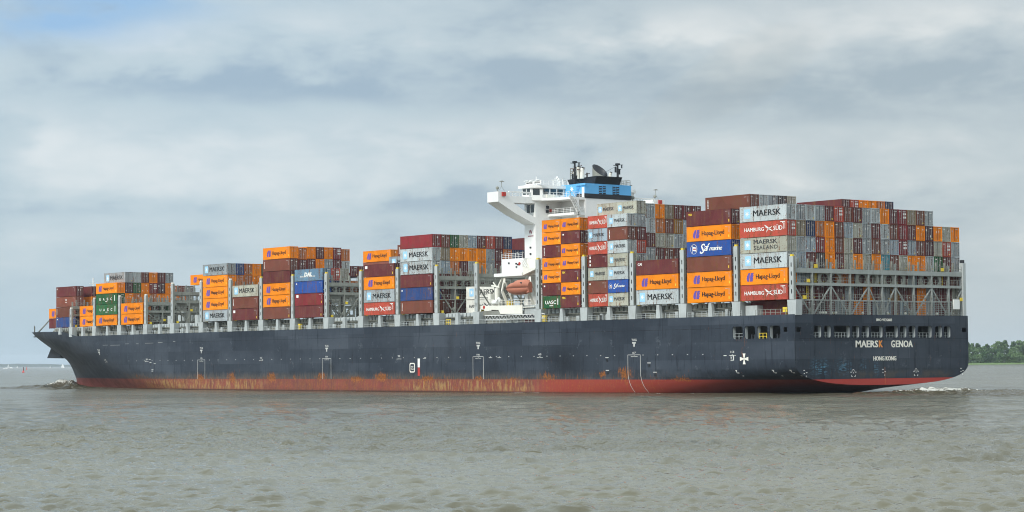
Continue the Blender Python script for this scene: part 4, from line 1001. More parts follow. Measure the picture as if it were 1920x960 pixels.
def liv_sail(L, h, root):
    k = (L, h); s = 1.0 if L > 10 else .62; ox = -3.4 if L > 10 else -2.0; cz = h * .5
    def em():
        g = lambda pts, dx2: poly2([(ox + (a + dx2) * s, cz + b2 * s) for a, b2 in pts])
        return [g([(-1.0, -.42), (-.86, .2), (-.42, .78), (.0, .78), (-.14, .3), (-.28, -.25), (-.34, -.8), (-.78, -.8)], 0), g([(-.16, -.8), (-.1, -.2), (.04, .35), (.2, .78), (.92, .78), (.72, .38), (.9, .32), (.62, -.1), (.82, -.16), (.56, -.8)], 0)]
    marking(('h1', k), 'emblem', em, SIDE, M_pur, root)
    marking(('h2', k), 'lettering', lambda: bold(text_pts('Hapag-Lloyd', ox + 1.5 * s, ox + 1.5 * s + 6.1 * s * (1 if L > 10 else .92), cz - .62 * s, cz + .5 * s, .0), .04 * s), SIDE, M_markk, root)
def liv_cross(L, h, root, mt=None):
    k = (L, h); s = L / 12.192 if L < 10 else 1.0; cz = h * .5
    def f():
        t = bold(text_pts('HAMBURG', -5.0 * s, .1 * s, cz - .36, cz + .34, .0), .03 * s) + bold(text_pts('SÜD', 2.6 * s, 4.9 * s, cz - .4, cz + .62, .0), .03 * s)
        e = lambda pts: poly2([(1.35 * s + (a - 1.35) * s * .82, cz + b2 * .78) for a, b2 in pts])
        t += [e([(-.1, .95), (.5, .8), (1.3, .25), (2.9, -.75), (2.2, -.55), (1.0, .02)]), e([(.6, -.95), (.75, -.35), (1.5, .2), (2.6, .55), (1.9, .1), (1.1, -.3)]), e([(.3, .7), (.4, .3), (.7, .05), (.6, .4)])]
        return t
    marking(('hs', k), 'lettering', f, SIDE, mt or M_mark, root)
    marking(('hs2', k), 'code_marks', lambda: [rect(5.2 * s, 5.3 * s, cz - .3, cz + .9), rect(5.5 * s, 5.6 * s, cz - .2, cz + .9), rect(4.4 * s, 5.6 * s, h - .42, h - .28), rect(4.9 * s, 5.1 * s, h - .65, h - .45)], SIDE, M_mark, root)
def liv_green(L, h, root):
    k = (L, h); cz = h * .5
    if L > 10:
        f = lambda: [text_pts(ch, x0, x0 + .95, cz - .36, cz + .36, .02) for ch, x0 in zip('UASC', (-4.0, -1.9, .3, 2.4))] + [rect(4.7, 5.05, cz - .6, cz + .95), rect(-.6, .6, cz - .72, cz - .6)]
    else:
        f = lambda: [text_pts('UASC', -2.1, 1.5, cz - .35, cz + .4, .015), rect(1.9, 2.15, cz - .5, cz + .75), rect(-.7, .5, cz - .75, cz - .6)]
    marking(('ua', k), 'lettering', f, SIDE, M_mark, root)
def liv_script(L, h, root):
    k = (L, h); s = 1.0 if L > 10 else .55; cz = h * .5
    f = lambda: bold(text_pts('S', -2.4 * s, -1.0 * s, cz - .95 * s, cz + .95 * s, .0, .3), .05 * s) + bold(text_pts('af', -1.25 * s, .35 * s, cz - .45 * s, cz + .95 * s, .0, .35, .82), .04 * s) + bold(text_pts('marine', .2 * s, 3.7 * s, cz - .42 * s, cz + .4 * s, .0, .35, .85), .04 * s)
    marking(('sf', k), 'lettering', f, SIDE, M_mark, root)
    def ring(): 
        o2, i2 = oval(-4.1 * s, cz, .95 * s, .95 * s), oval(-4.1 * s, cz, .88 * s, .88 * s)
        n = len(o2); return [(o2 + i2, [(i, (i + 1) % n, n + (i + 1) % n, n + i) for i in range(n)]), rect(-4.5 * s, -4.42 * s, cz - .7 * s, cz + .7 * s), poly2([(-4.4 * s, cz + .5 * s), (-3.4 * s, cz + .3 * s), (-3.4 * s, cz - .45 * s), (-4.4 * s, cz - .3 * s)])]
    marking(('sf2', k), 'emblem', ring, SIDE, M_mark, root)
    marking(('sf3', k), 'emblem_stripe', lambda: [poly2([(-4.25 * s, cz + .15 * s), (-3.5 * s, cz + .12 * s), (-3.5 * s, cz - .1 * s), (-4.25 * s, cz - .08 * s)])], SIDE2, M_red, root)
def liv_slate(L, h, root):
    cz = h * .5
    marking(('dal', L, h), 'lettering', lambda: [text_pts('DAL', -1.9, 1.7, cz - .45, cz + .6, .06, .2), text_pts('www.', -3.7, -2.0, cz - .45, cz - .2, .01), text_pts('.biz', 1.8, 3.0, cz - .45, cz - .2, .01), rect(-3.7, 3.0, cz - .55, cz - .5)], SIDE, M_mark, root)
def marks_side(kind, L, h, root):
    a = L / 2; k = (kind, L, h)
    if kind == 'v':      # vertical lettering by the front corner post, small codes by the rear
        f = lambda: [rect(-a + .55, -a + .78, h - 2.1 + .28 * j, h - 2.1 + .28 * j + .2) for j in range(6)]
    elif kind == 'a': f = lambda: [text_pts('CAI', -a + .5, -a + 1.75, h - .95, h - .45, .05)]
    elif kind == 'c': f = lambda: [poly2(rrect(-a + .5, -a + 1.5, h - .95, h - .3, .1))]
    elif kind == 'x': f = lambda: [text_pts('TEX', -a + .4, -a + 1.5, h - .8, h - .4, .05)]
    elif kind == 'w': f = lambda: [rect(-a + .45, -a + .85, h - 2.2 + .75 * j, h - 2.2 + .75 * j + .45) for j in range(3)]
    elif kind == 's': f = lambda: [rect(-a + .5, -a + .95, h - .75, h - .45)]
    elif kind == 'm': f = lambda: [text_pts('o', -.3, .3, h * .55, h * .55 + .7, .08), rect(-.6, .6, h * .42, h * .46)]
    else: f = lambda: []
    if kind in 'vacxwsm': marking(k, 'lettering', f, SIDE, M_yel if kind == 'x' else M_mark, root)
    marking(('codes', L, h), 'code_marks', lambda: [rect(a - .75 + dx2, a - .68 + dx2, h - .4 - .24 * j - .14, h - .4 - .24 * j) for j in range(5) for dx2 in (0, .22)] + [rect(a - 1.6, a - .95, h - .5, h - .42)], SIDE, plain_mark, root)
    if kind in 'ycx': marking(('plate', L, h), 'caution_plate', lambda: [rect(a - .75, a - .5, .45, .95)], SIDE, M_yel, root)
plain_mark = plain('faded_white_paint', (.42, .38, .36), 0.6)
def end_marks(code, L, h, root, rr):
    fn = END(L)
    if code in 'rc' and rr.random() < .7:
        marking(('sqs', L, h), 'placard', lambda: [rect(y, y + .38, z, z + .36) for y in (.15, .62) for z in (h * .42, h * .64)] + [rect(.1, 1.0, h - .45, h - .36), rect(-1.0, -.5, h - .5, h - .38)], fn, M_mark, root)
    elif True:
        v = rr.randrange(4)
        pr = [[rect(.2, .42, h * .55, h * .72), rect(-.4, -.25, h * .55, h * .7), rect(.1, .95, h - .42, h - .33)],
              [rect(-.9, -.6, h * .66, h * .78), rect(.3, .5, h * .25, h * .38), rect(.15, .9, h - .5, h - .38)],
              [rect(.15, .45, h * .7, h * .82), rect(.6, .8, h * .2, h * .3), rect(-.95, -.75, h * .2, h * .28)],
              [rect(-.85, -.4, h - .6, h - .45), rect(.2, .35, h * .35, h * .5), rect(.55, .9, h * .7, h * .76)]][v]
        marking(('pl', v, L, h), 'placard', pr, fn, M_mark if rr.random() < .6 else plain_mark, root)
    if rr.random() < .3: marking(('yp', L, h), 'caution_plate', [rect(.62, .92, .35, .6)], fn, M_yel, root)

ORD = ['first', 'second', 'third', 'fourth', 'fifth', 'sixth', 'seventh', 'eighth', 'ninth', 'tenth', 'eleventh', 'twelfth', 'thirteenth', 'fourteenth', 'fifteenth', 'sixteenth', 'seventeenth', 'eighteenth', 'nineteenth']
CNAME = {'g': 'grey', 'l': 'light grey', 'b': 'blue-grey', 'e': 'beige', 'd': 'tan', 'm': 'maroon', 'p': 'plum', 'w': 'brown', 'r': 'red', 'o': 'orange', 'k': 'burnt-orange', 'c': 'crimson', 'n': 'navy', 'u': 'blue', 't': 'teal', 'G': 'green', 'h': 'charcoal', 'y': 'ochre', 's': 'slate-blue', 'B': 'dark blue', 'R': 'terracotta', 'W': 'white', 'v': 'olive'}
BAY = {'A': 0, 'B': -14.65, 'C': -29.4, 'D': -44.1, 'E': -58.8, 'F': -95.1, 'G': -109.7, 'H': -124.3, 'I': -139.2, 'J': -153.8, 'K': -168.2, 'L': -182.8, 'M': -197.4, 'N': -212, 'O': -226.8, 'P': -241.3, 'Q': -255.8, 'R': -270.4, 'S': -285, 'T': -299.6}
BNAME = {'A': 'sternmost bay'}
for i, k in enumerate('BCDE'): BNAME[k] = f'{ORD[i + 1]} bay from the stern'
for i, k in enumerate('FGHIJKLMNOPQRST'): BNAME[k] = f'{ORD[i]} bay ahead of the deckhouse'
NCON = [0]
STYLE = {'*': 'star', '#': 'star2', '+': 'cross', '~': 'sail', '=': 'green', '&': 'script', '^': 'slate', 'W': 'white'}
LOOK = {'%': 'with dark lettering', '*': 'with star emblem', '#': 'with star emblem and two-line lettering', '+': 'with white cross lettering', '~': 'with black lettering', '=': 'with white lettering', '&': 'with white script', '^': 'with white lettering'}
def container(bay, col, tier, code, style='', L=12.192, h=2.896, fore=False, z=None, dx=0.0, n_from=0, ends=True):
    X = BAY[bay] - L / 2 + dx - (6.1 if fore else 0); y = col * 2.5 + 1.225
    zz = Z0 + tier * PITCH if z is None else z
    rr = random.Random(hash((ord(bay), col, int(zz * 10), fore)) & 0xffff)
    where = 'near-side stack' if col == 0 else f'{ORD[col]} column from near side' if col < 19 else ''
    look = LOOK.get(style, '') if col == 0 or style else ''
    up = f'{ORD[tier + n_from]} tier up'
    if L < 10: lab = f"short {CNAME[code]} container, {up}, {where.replace(' from near side', ' in')}, {'forward' if fore else 'aft'} half of {BNAME[bay]}"
    else: lab = f"{CNAME[code]} container {look}, {up}, {where}, {BNAME[bay]}".replace(' ,', ',')
    if len(lab.split()) > 16 and look: lab = lab.replace(look, '').replace(' ,', ',')
    if len(lab.split()) > 16: lab = lab.replace('near-side stack', 'near side').replace(' of ', ', ').replace('from the stern', 'from stern')
    root = empty('shipping_container', (X, y + rr.uniform(-.02, .02), zz), lab, 'container', 'containers stacked on the ship')
    p = PROTO[(L, h)]; mat = CMAT[code]
    slot_obj('shell', p['shell'], mat, root)
    if ends:
        slot_obj('door_gasket', p['gk'], M_dark, root)
        for i in (0, 1):
            d = slot_obj('door', p['d'][i], mat, root); slot_obj('locking_bars', p['l'][i], M_rod if code not in 'o' else M_rodo, d)
        end_marks(code, L, h, root, rr)
    if style == '*': liv_star(L, h, mat, root)
    elif style == '#': liv_star(L, h, mat, root, True)
    elif style == '+': liv_cross(L, h, root)
    elif style == '%': liv_cross(L, h, root, M_markd)
    elif style == '~': liv_sail(L, h, root); marks_side('', L, h, root)
    elif style == '=': liv_green(L, h, root)
    elif style == '&': liv_script(L, h, root)
    elif style == '^': liv_slate(L, h, root)
    elif style: marks_side(style, L, h, root)
    NCON[0] += 1
    return root
M_rodo = plain('orange_steel', (.45, .20, .06), 0.5)
def stack(bay, items, col=0, t0=0, **kw):
    for t, it in enumerate(items.split()):
        if it != '-': container(bay, col, t + t0, it[0], it[1:], **kw)
def row(bay, tier, codes, c0=0, **kw):
    for i, it in enumerate(codes.split()):
        if it != '-': container(bay, c0 + i, tier, it[0], it[1:], **kw)

# sternmost bay
stack('A', 'r+ o~ l* e# r+ l*', n_from=1)
for t, s in ((6 - 1, 'g l g m r w m g l o m c d w g'), (4, 'd n k o w b e g m l w c m o p o e o'), (3, 'g b c o w e m g w g b c b w p e r g'), (2, 'b m h o m e o e o t w e o o l G m g'), (1, 'b b m m k k m m e m w m g m w m m w'), (0, 'm m m m m g m o m g y m w o g m m e'), (-1, 'm m h m g w o m b b m b w o g m m e')):
    row('A', t, s, 1, n_from=1)
# bays between the stern and the deckhouse
stack('B', 'o~ o~ wy u& o~ mx'); row('B', 6, 'wv l g h e', 2); row('B', 6, 'm r o o k n', 12)
stack('C', 'l* o~ ma')
h2 = dict(L=6.058, h=2.591)
def stack20(bay, items, col=0, t0=0, fore=False):
    for t, it in enumerate(items.split()):
        if it != '-': container(bay, col, t + t0, it[0], it[1:], z=Z0 + (t + t0) * 2.62, fore=fore, ends=not fore, **h2)
stack20('D', 'e* u& l* e* l* wv l*'); stack20('D', 'r+ ws e* mw r+ b* r+', fore=True)
stack20('D', 'g r m g e*', 1, 3); stack20('D', 'e*', 1, 7, fore=True)
row('D', 6, 'g o d m m m', 2); row('D', 5, 'l k w y b g', 2); row('D', 4, 'm e e g g w', 2); row('D', 3, 'g m w m w m', 2)
stack20('E', 'mx o~ mx o~ o~ ms o~'); stack20('E', 'G= ms o~ o~ mv o~ o~', fore=True)
# ahead of the deckhouse
container('F', 3, 0, 'W', '%'); container('F', 3, 1, 'W', '*')
stack('G', 'wv Bs my l* l* c')
row('G', 5, 'w G e b m r m n', 1); row('G', 4, 'd o o o o g m k n n', 1); row('G', 3, 'b k m l o g m m w m', 1)
row('G', 2, 'm w m m c m', 1); row('G', 1, 'm g m w m m', 1); row('G', 0, 'w m m m', 1)
row('G', 5, 'm n', 11)
stack('H', 'r+ g* o~ mc'); row('H', 3, 'h m', 1)
container('I', 7, 4, 'g', '*'); container('I', 8, 5, 'w', 'v'); container('I', 8, 4, 'm', '')
stack('J', 'my cc us s^'); row('J', 3, 'r e', 1); row('J', 2, 'n w k m m', 1)
stack('K', 'wy o~ o~ m wv o~')
row('K', 5, 'k', 1, z=Z0 + 5 * PITCH - .25); row('K', 4, 'm', 1, z=Z0 + 4 * PITCH - .25)
row('K', 5, 'o m o c', 2); row('K', 4, 'm o g m', 2)
row('K', 5, 'k', 6, z=Z0 + 5 * PITCH - .33); row('K', 4, 'l', 6, z=Z0 + 4 * PITCH - .33)
row('K', 3, 'm m', 7, z=Z0 + 4 * 2.62, h=2.591); row('K', 3, 'n', 9, z=Z0 + 4 * 2.62, h=2.591)
row('K', 3, 'm w m m', 1)
container('K', 12, 5, 'o', '~', dx=-.35); container('K', 13, 5, 'o', dx=-.35); container('K', 12, 4, 'R', dx=-.35); container('K', 13, 4, 'w', dx=-.35)
stack('L', 'mc wv e*')
stack('M', 'g* o~ o~ o~ g*'); row('M', 4, 'B k o v', 1); row('M', 3, 'k k o w', 1); row('M', 2, 'm w m', 1)
stack('P', 'o~ o~'); row('P', 1, 'm G G m w', 1); row('P', 0, 'w g e g m', 1)
stack('Q', 'o~ G= G= o~'); container('Q', 1, 4, 'g', '*')
row('Q', 4, 'l w o m g', 2); row('Q', 3, 'p G o c p o', 1); row('Q', 2, 'o k o k o o', 1)
container('Q', 12, 4, 'o', '~', dx=-.2)
row('R', 3, 'k R g', 10, dx=-.2); row('R', 2, 'o k g', 10, dx=-.2)
stack('R', 'o~ o~', 1)
stack('S', 'Bs wv Rm ms', 1); row('S', 1, 'm', 2); row('S', 3, 'm', 3); row('S', 2, 'o', 3)
stack('T', 'm o~', 3)
row('N', 2, 'g w m e', 5); row('N', 1, 'm g w m', 5); row('N', 0, 'w e g m', 5)
row('O', 1, 'g e w', 7); row('O', 0, 'e w g', 7)
# ------------------------------------------------------------------ river
def wave_field(px, py, rloc):
    """sum of short wind waves; components finer than the local mesh are dropped"""
    g = np.random.default_rng(5); z = np.zeros_like(px); wd = rad(-38)
    gust = 0.75 + 0.5 * np.sin(px * .021 + 1.3 * np.sin(py * .017)) * np.sin(py * .026 + 1.0) * .6
    for lam0, amp, n, sp in ((26, .035, 4, .5), (11, .040, 6, .5), (6.0, .065, 9, .6), (3.6, .070, 11, .75), (2.2, .066, 12, .9), (1.35, .066, 14, 1.1), (.85, .042, 12, 1.2)):
        for _ in range(n):
            lam = lam0 * g.uniform(.75, 1.3); th = wd + g.normal(0, sp * .55); ph = g.uniform(0, 6.283)
            k = 6.283 / lam; a = amp * g.uniform(.5, 1.2) / math.sqrt(n) * 1.6
            att = np.clip((lam / (rloc * 1.0) - 1.0), 0, 1)
            s = np.sin(k * (px * math.cos(th) + py * math.sin(th)) + ph + .6 * np.sin(px * .05 * g.uniform(.5, 1.5) + py * .045 * g.uniform(.5, 1.5) + ph))
            z += a * att * (1.25 * ((s + 1) / 2) ** 1.8 * 2 - 1.0)
    # scattered steeper crests
    for q in range(34):
        lam = g.uniform(3.0, 6.0) if q < 8 else g.uniform(1.7, 3.0) if q < 20 else g.uniform(1.0, 1.8); th = wd + g.normal(0, .38); ph = g.uniform(0, 6.283); k = 6.283 / lam
        u = px * math.cos(th) + py * math.sin(th); v = -px * math.sin(th) + py * math.cos(th); l2 = lam * g.uniform(1.1, 1.9)
        env = np.clip(np.sin(u * 6.283 / (lam * g.uniform(3.3, 6.1)) + ph * 3 + .8 * np.sin(v * .11 + ph)) * np.sin(v * 6.283 / (l2 * 3.3) + ph * 5 + .7 * np.sin(u * .13 + ph)), 0, 1) ** 2.4
        s = np.sin(k * u + ph + .5 * np.sin(v * .4 + ph)); att = np.clip(lam / (rloc * .8) - 1.0, 0, 1)
        z += (.024 if q < 8 else .050 if q < 20 else .12) * lam * att * env * (((s + 1) / 2) ** 6 - .12)
    return z * gust
phi0 = math.degrees(math.atan2(CF.y, CF.x))
angs = list(np.arange(-180, -18, 3.0)) + list(np.arange(-18, 18, .04)) + list(np.arange(18, 180, 3.0))
angs = np.radians(np.array(angs) + phi0)
rs = [6.0, 14, 24, 34, 44, 52]
while rs[-1] < 16300: rs.append(rs[-1] + max(.22, rs[-1] ** 2 / 14400 * .30))
rs = np.array(rs); drs = np.gradient(rs)
A, Rr = np.meshgrid(angs, rs); DR = np.repeat(drs[:, None], len(angs), 1)
PX, PY = CAM[0] + Rr * np.cos(A), CAM[1] + Rr * np.sin(A)
PZ = wave_field(PX, PY, np.minimum(DR, 6.0))
fine_fan = (np.abs((np.degrees(A) - phi0 + 180) % 360 - 180) < 18)
PZ = np.where(fine_fan, PZ, PZ * .0)
def gauss(x0, y0, sx, sy, rot=0):
    c, s = math.cos(rot), math.sin(rot); u = (PX - x0) * c + (PY - y0) * s; v = -(PX - x0) * s + (PY - y0) * c
    return np.exp(-(u / sx) ** 2 - (v / sy) ** 2)
PZ += gauss(-28, 8, 40, 14) * .30 + gauss(-250, 1, 35, 9) * .2 + gauss(18, 34, 16, 18) * .15 + gauss(-318, 12, 16, 14, -.5) * .2
foam = gauss(-78, -1.5, 7, 2.0) * .8 + gauss(-30, 3.0, 5, 2.0) * .55 + np.clip(gauss(12, 38, 14, 14), 0, 1) * (PX > 1) * .42
foam = foam + np.exp(-((PY + .3) / .9) ** 2) * (PX < -25) * (PX > -235) * .58
sed = np.clip(gauss(-318, 6, 30, 16, -.5) * 1.2 + gauss(16, 36, 34, 22) + np.exp(-((PY + 3) / 9.0) ** 2) * (PX < 10) * (PX > -290) * .6, 0, 1)
ripple = np.clip((DR - .35) / 2.5, 0, 1) ** .6
nr, na = PX.shape
V = np.stack([PX, PY, PZ], -1).reshape(-1, 3)
i, j = np.meshgrid(np.arange(nr - 1), np.arange(na), indexing='ij'); j2 = (j + 1) % na
F = np.stack([i * na + j, (i + 1) * na + j, (i + 1) * na + j2, i * na + j2], -1).reshape(-1, 4)
m = bpy.data.meshes.new('river_water'); m.vertices.add(len(V)); m.vertices.foreach_set('co', V.ravel().astype(np.float32))
m.loops.add(F.size); m.loops.foreach_set('vertex_index', F.ravel().astype(np.int32))
m.polygons.add(len(F)); m.polygons.foreach_set('loop_start', np.arange(0, F.size, 4, dtype=np.int32)); m.polygons.foreach_set('loop_total', np.full(len(F), 4, np.int32))
m.polygons.foreach_set('use_smooth', np.ones(len(F), bool)); m.update(calc_edges=True)
for nm2, arr in (('foam', foam), ('silt', sed), ('ripple', ripple)):
    at = m.attributes.new(nm2, 'FLOAT', 'POINT'); at.data.foreach_set('value', arr.ravel().astype(np.float32))
wm, nt, b = new_mat('river_water'); P = objco(nt); x, y, z = split(nt, P)
def attr(nt, n): 
    q = nt.nodes.new('ShaderNodeAttribute'); q.attribute_name = n; return E(nt, q.outputs['Fac'])
big = noise(nt, P, .012, 3.0, .5); med = noise(nt, P, .09, 3.0, .5)
c = mixc(nt, (big * .6 + med * .4).step(.38, .62), (.084, .077, .050), (.116, .107, .072))
c = mixc(nt, attr(nt, 'silt') * .75, c, (.060, .046, .024))
fo = attr(nt, 'foam'); fn1 = noise(nt, xyz(nt, x, y, z * 2.0), .55, 5.0, .68); fn2 = noise(nt, P, 2.2, 3.0, .6)
fm = (fo + (fn1 - .5) * 1.7 + (fn2 - .5) * 1.5).step(.58, .80) * fo.step(.08, .3)
c = mixc(nt, fm * .9, c, (.56, .55, .50))
nt.links.new(c.k, b.inputs['Base Color'])
rg = fm * .5 + attr(nt, "ripple") * .08 + .07; nt.links.new(rg.k, b.inputs['Roughness']); b.inputs['IOR'].default_value = 1.333; b.inputs['Specular IOR Level'].default_value = .5
cr = rad(-38)
u = x * math.cos(cr) + y * math.sin(cr); v = x * -math.sin(cr) + y * math.cos(cr)
w1 = noise(nt, xyz(nt, u * 1.15, v * .55, 0.0), 1.0, 3.0, .55); w2 = noise(nt, xyz(nt, u * 4.2, v * 2.4, 4.0), 1.0, 3.0, .6)
w0 = noise(nt, xyz(nt, u * .34, v * .16, 9.0), 1.0, 2.0, .5)
cal = noise(nt, xyz(nt, x * .5 + y * .4, y - x, 0.0), .02, 3.0, .55).step(.35, .65, .6, 1.3)
bp = nt.nodes.new('ShaderNodeBump'); bp.inputs['Strength'].default_value = 1.0; bp.inputs['Distance'].default_value = 1.0
rp = attr(nt, 'ripple')
hh = (w0 * (rp * 2.0 + .10) + w1 * (rp * 1.5 + .12) + w2 * (rp * .2 + .04)) * cal; nt.links.new(hh.k, bp.inputs['Height']); nt.links.new(bp.outputs[0], b.inputs['Normal'])
water = link('river_water', m, wm); tag(water, kind='structure')

def water_patch(name, x0, x1, y0, y1, st, fun):
    gx, gy = np.meshgrid(np.arange(x0, x1 + st / 2, st), np.arange(y0, y1 + st / 2, st), indexing='ij')
    h, fo2 = fun(gx, gy); n1, n2 = gx.shape
    e = np.minimum(np.minimum(gx - x0, x1 - gx) / 5.0, np.minimum(gy - y0, y1 - gy) / 5.0).clip(0, 1); e = e * e * (3 - 2 * e)
    h = h * e + wave_field(gx, gy, np.full_like(gx, 1.0)) * .8 - .42 * (1 - e) - .04
    Vv = np.stack([gx, gy, h], -1).reshape(-1, 3)
    i3, j3 = np.meshgrid(np.arange(n1 - 1), np.arange(n2 - 1), indexing='ij')
    Fv = np.stack([i3 * n2 + j3, (i3 + 1) * n2 + j3, (i3 + 1) * n2 + j3 + 1, i3 * n2 + j3 + 1], -1).reshape(-1, 4)
    mm2 = bpy.data.meshes.new(name); mm2.from_pydata(Vv.tolist(), [], Fv.tolist()); mm2.polygons.foreach_set('use_smooth', np.ones(len(Fv), bool)); mm2.update()
    for nm3, arr in (('foam', fo2 * e), ('silt', np.full_like(h, .9) * e), ('ripple', np.full_like(h, .5))):
        at3 = mm2.attributes.new(nm3, 'FLOAT', 'POINT'); at3.data.foreach_set('value', arr.ravel().astype(np.float32))
    return tag(link(name, mm2, wm), kind='structure')
def lumps(gx, gy, s=1.0):
    return (np.sin(gx * .9 * s + 2 * np.sin(gy * .5 * s)) * np.sin(gy * .8 * s + gx * .3) + .6 * np.sin(gx * 2.1 * s + gy * 1.3 + 1.5 * np.sin(gy * 1.1)) * np.sin(gy * 1.9 * s - gx * .7)) / 1.6 * .5 + .5
def bow_fun(gx, gy):
    xa = -214.0; hullY = HB * np.clip((xa - np.maximum(gx, -325.8)) / 111.8, 0, 1) ** 1.55
    d = hullY - gy; t = gx + 326.0; tp = np.clip(t, 0, None); ahead = np.clip(-t, 0, None)
    lp = lumps(gx, gy); A = 1.75 * np.exp(-tp / 34) * np.exp(-(ahead / 7.5) ** 2)
    d0 = 2.0 + .13 * tp + ahead * .9; w = 2.3 + .035 * tp
    r1 = np.exp(-((d - d0) / w) ** 2); d1 = d0 + 8.5 + .05 * tp; r2b = np.exp(-((d - d1) / (w * 1.1)) ** 2); tr = np.exp(-((d - (d0 + d1) / 2) / 2.4) ** 2)
    h = A * (r1 * (.75 + .5 * lp) + r2b * .5 * (.7 + .6 * lp) - tr * .22)
    # hump ahead of the stem and the far-side crest
    h = h + .55 * np.exp(-((gx + 329) / 4.5) ** 2 - ((gy - 23.7) / 6) ** 2) * (.7 + .6 * lp)
    fo2 = A / 1.75 * (np.exp(-((d - d0 - .4) / 1.3) ** 2) * .85 + r2b * .28) * (.35 + .9 * lp) + np.exp(-((gx + 331) / 6) ** 2 - ((d - d0 - 1) / 2.0) ** 2) * .25
    return h, fo2
water_patch('bow_wave', -352, -262, -14, 42, .45, bow_fun)
def stern_fun(gx, gy):
    lp = lumps(gx, gy, 1.1); lp2 = lumps(gx + 13, gy - 7, 2.0)
    core = np.exp(-((gx - 6.5) / 5.5) ** 2 - ((gy - 31) / 12.5) ** 2); tail = np.exp(-((gx - 15) / 9.0) ** 2 - ((gy - 37) / 11) ** 2)
    h = core * (.25 + .5 * lp + .4 * lp2) + tail * (.1 + .25 * lp)
    fo2 = core * (.40 + .62 * lp2) + tail * .5 * (.3 + .7 * lp)
    return h, fo2
water_patch('stern_wash', -6, 46, 4, 66, .45, stern_fun)

# ------------------------------------------------------------------ far shores
M_far = plain('distant_woodland', (.045, .060, .040), .9, 0, .1)
mb = MB(); rr = random.Random(4)
n = 420; top, bot, top2, bot2 = [], [], [], []
for k in range(n + 1):
    a = rad(phi0 + 60 - 120 * k / n); R0 = 15000
    h = 21 + 5 * math.sin(k * .21) + 2.6 * math.sin(k * .57 + 1) + rr.uniform(-1.4, 1.4) + (3.0 if k % 37 < 9 else 0)
    for lst, q, zq in ((bot, R0, -.2), (top, R0 + 15, h), (top2, R0 + 260, h * .9), (bot2, R0 + 290, -.2)): lst.append((CAM[0] + q * math.cos(a), CAM[1] + q * math.sin(a), zq))
o = n + 1
mb.add(bot + top + top2 + bot2, [(r2 * o + k, r2 * o + k + 1, (r2 + 1) * o + k + 1, (r2 + 1) * o + k) for r2 in range(3) for k in range(n)])
tag(mb.build('far_shore', M_far), kind='structure')
def at_px(x, d, z=0.0):
    """ground point in the compass direction seen x/1920 across the photo, d metres from the camera"""
    v = (CF + CR * ((x - 960) / 4154.64)); v = Vector((v.x, v.y, 0)).normalized()
    return Vector((CAM[0] + v.x * d, CAM[1] + v.y * d, z)), v
# near wooded bank on the right
base, uv = at_px(1868, 2300); lv = Vector((uv.y, -uv.x, 0))
M_grass = plain('bank_grass', (.110, .160, .055), .9, 0, .1); M_bark = plain('bark', (.06, .05, .04), .9)
leafm, nt, b = new_mat('foliage'); P = objco(nt); R = orand(nt)
nz = noise(nt, P, .35, 3.0, .6, R * 30.0)
c = mixc(nt, (nz * .7 + R * .3).step(.3, .65), (.040, .085, .034), (.115, .180, .068)); nt.links.new(c.k, b.inputs['Base Color']); b.inputs['Roughness'].default_value = .8; b.inputs['Specular IOR Level'].default_value = .15
mb = MB(); n = 60; rows = []
for q, zq in ((-6, -.3), (6, .9), (22, 1.5), (60, 1.8), (160, 1.8)):
    rows.append([tuple(base + lv * (-420 + 840 * k / n) + uv * (q + 6 * math.sin(k * .8) + 3 * math.sin(k * 2.1)) + Vector((0, 0, zq))) for k in range(n + 1)])
o = n + 1
mb.add([p for r2 in rows for p in r2], [(i2 * o + k, i2 * o + k + 1, (i2 + 1) * o + k + 1, (i2 + 1) * o + k) for i2 in range(4) for k in range(n)], True)
tag(mb.build('river_bank', M_grass), kind='structure')
g = np.random.default_rng(8)
def crown_mesh(seed, H, Wd, low, clumps, leaf):
    """many small leaf faces gathered in clumps through the crown"""
    g = np.random.default_rng(seed); mb = MB()
    cs = []
    for _ in range(clumps):
        t = g.uniform(0, 1); zc = low + (H - low) * t; rr2 = Wd / 2 * (math.sin(math.pi * min(.12 + .86 * t, .985)) ** .6) * math.sqrt(g.uniform(.15, 1)); a = g.uniform(0, 6.283)
        cs.append((rr2 * math.cos(a), rr2 * math.sin(a), zc, g.uniform(.09, .17) * Wd))
    for cx, cy, cz, cr2 in cs:
        for _ in range(26):
            d = g.normal(size=3); d /= np.linalg.norm(d); p = np.array([cx, cy, cz]) + d * cr2 * g.uniform(.6, 1.05) * np.array([1.1, 1.1, .8])
            n1 = d + g.normal(size=3) * .6; n1 /= np.linalg.norm(n1); e1 = np.cross(n1, [0, 0, 1.0]); e1 /= max(np.linalg.norm(e1), .1); e2 = np.cross(n1, e1); s = leaf * g.uniform(.6, 1.3)
            mb.add([p - e1 * s - e2 * s * .7, p + e1 * s - e2 * s * .6, p + e1 * s * .8 + e2 * s, p - e1 * s * .7 + e2 * s * .8], [(0, 1, 2, 3)])
    return mb.mesh('crown')
def trunk_mesh(H, r2, seed):
    rr = random.Random(seed); mb = MB().tube((0, 0, -.3), (rr.uniform(-.3, .3), 0, H * .7), r2, r2 * .4, 7)
    for _ in range(5):
        z0 = H * rr.uniform(.3, .65); a = rr.uniform(0, 6.28); L = H * rr.uniform(.15, .28); mb.tube((0, 0, z0), (L * math.cos(a), L * math.sin(a), z0 + L * .8), r2 * .35, r2 * .12, 5)
    return mb.mesh('trunk')
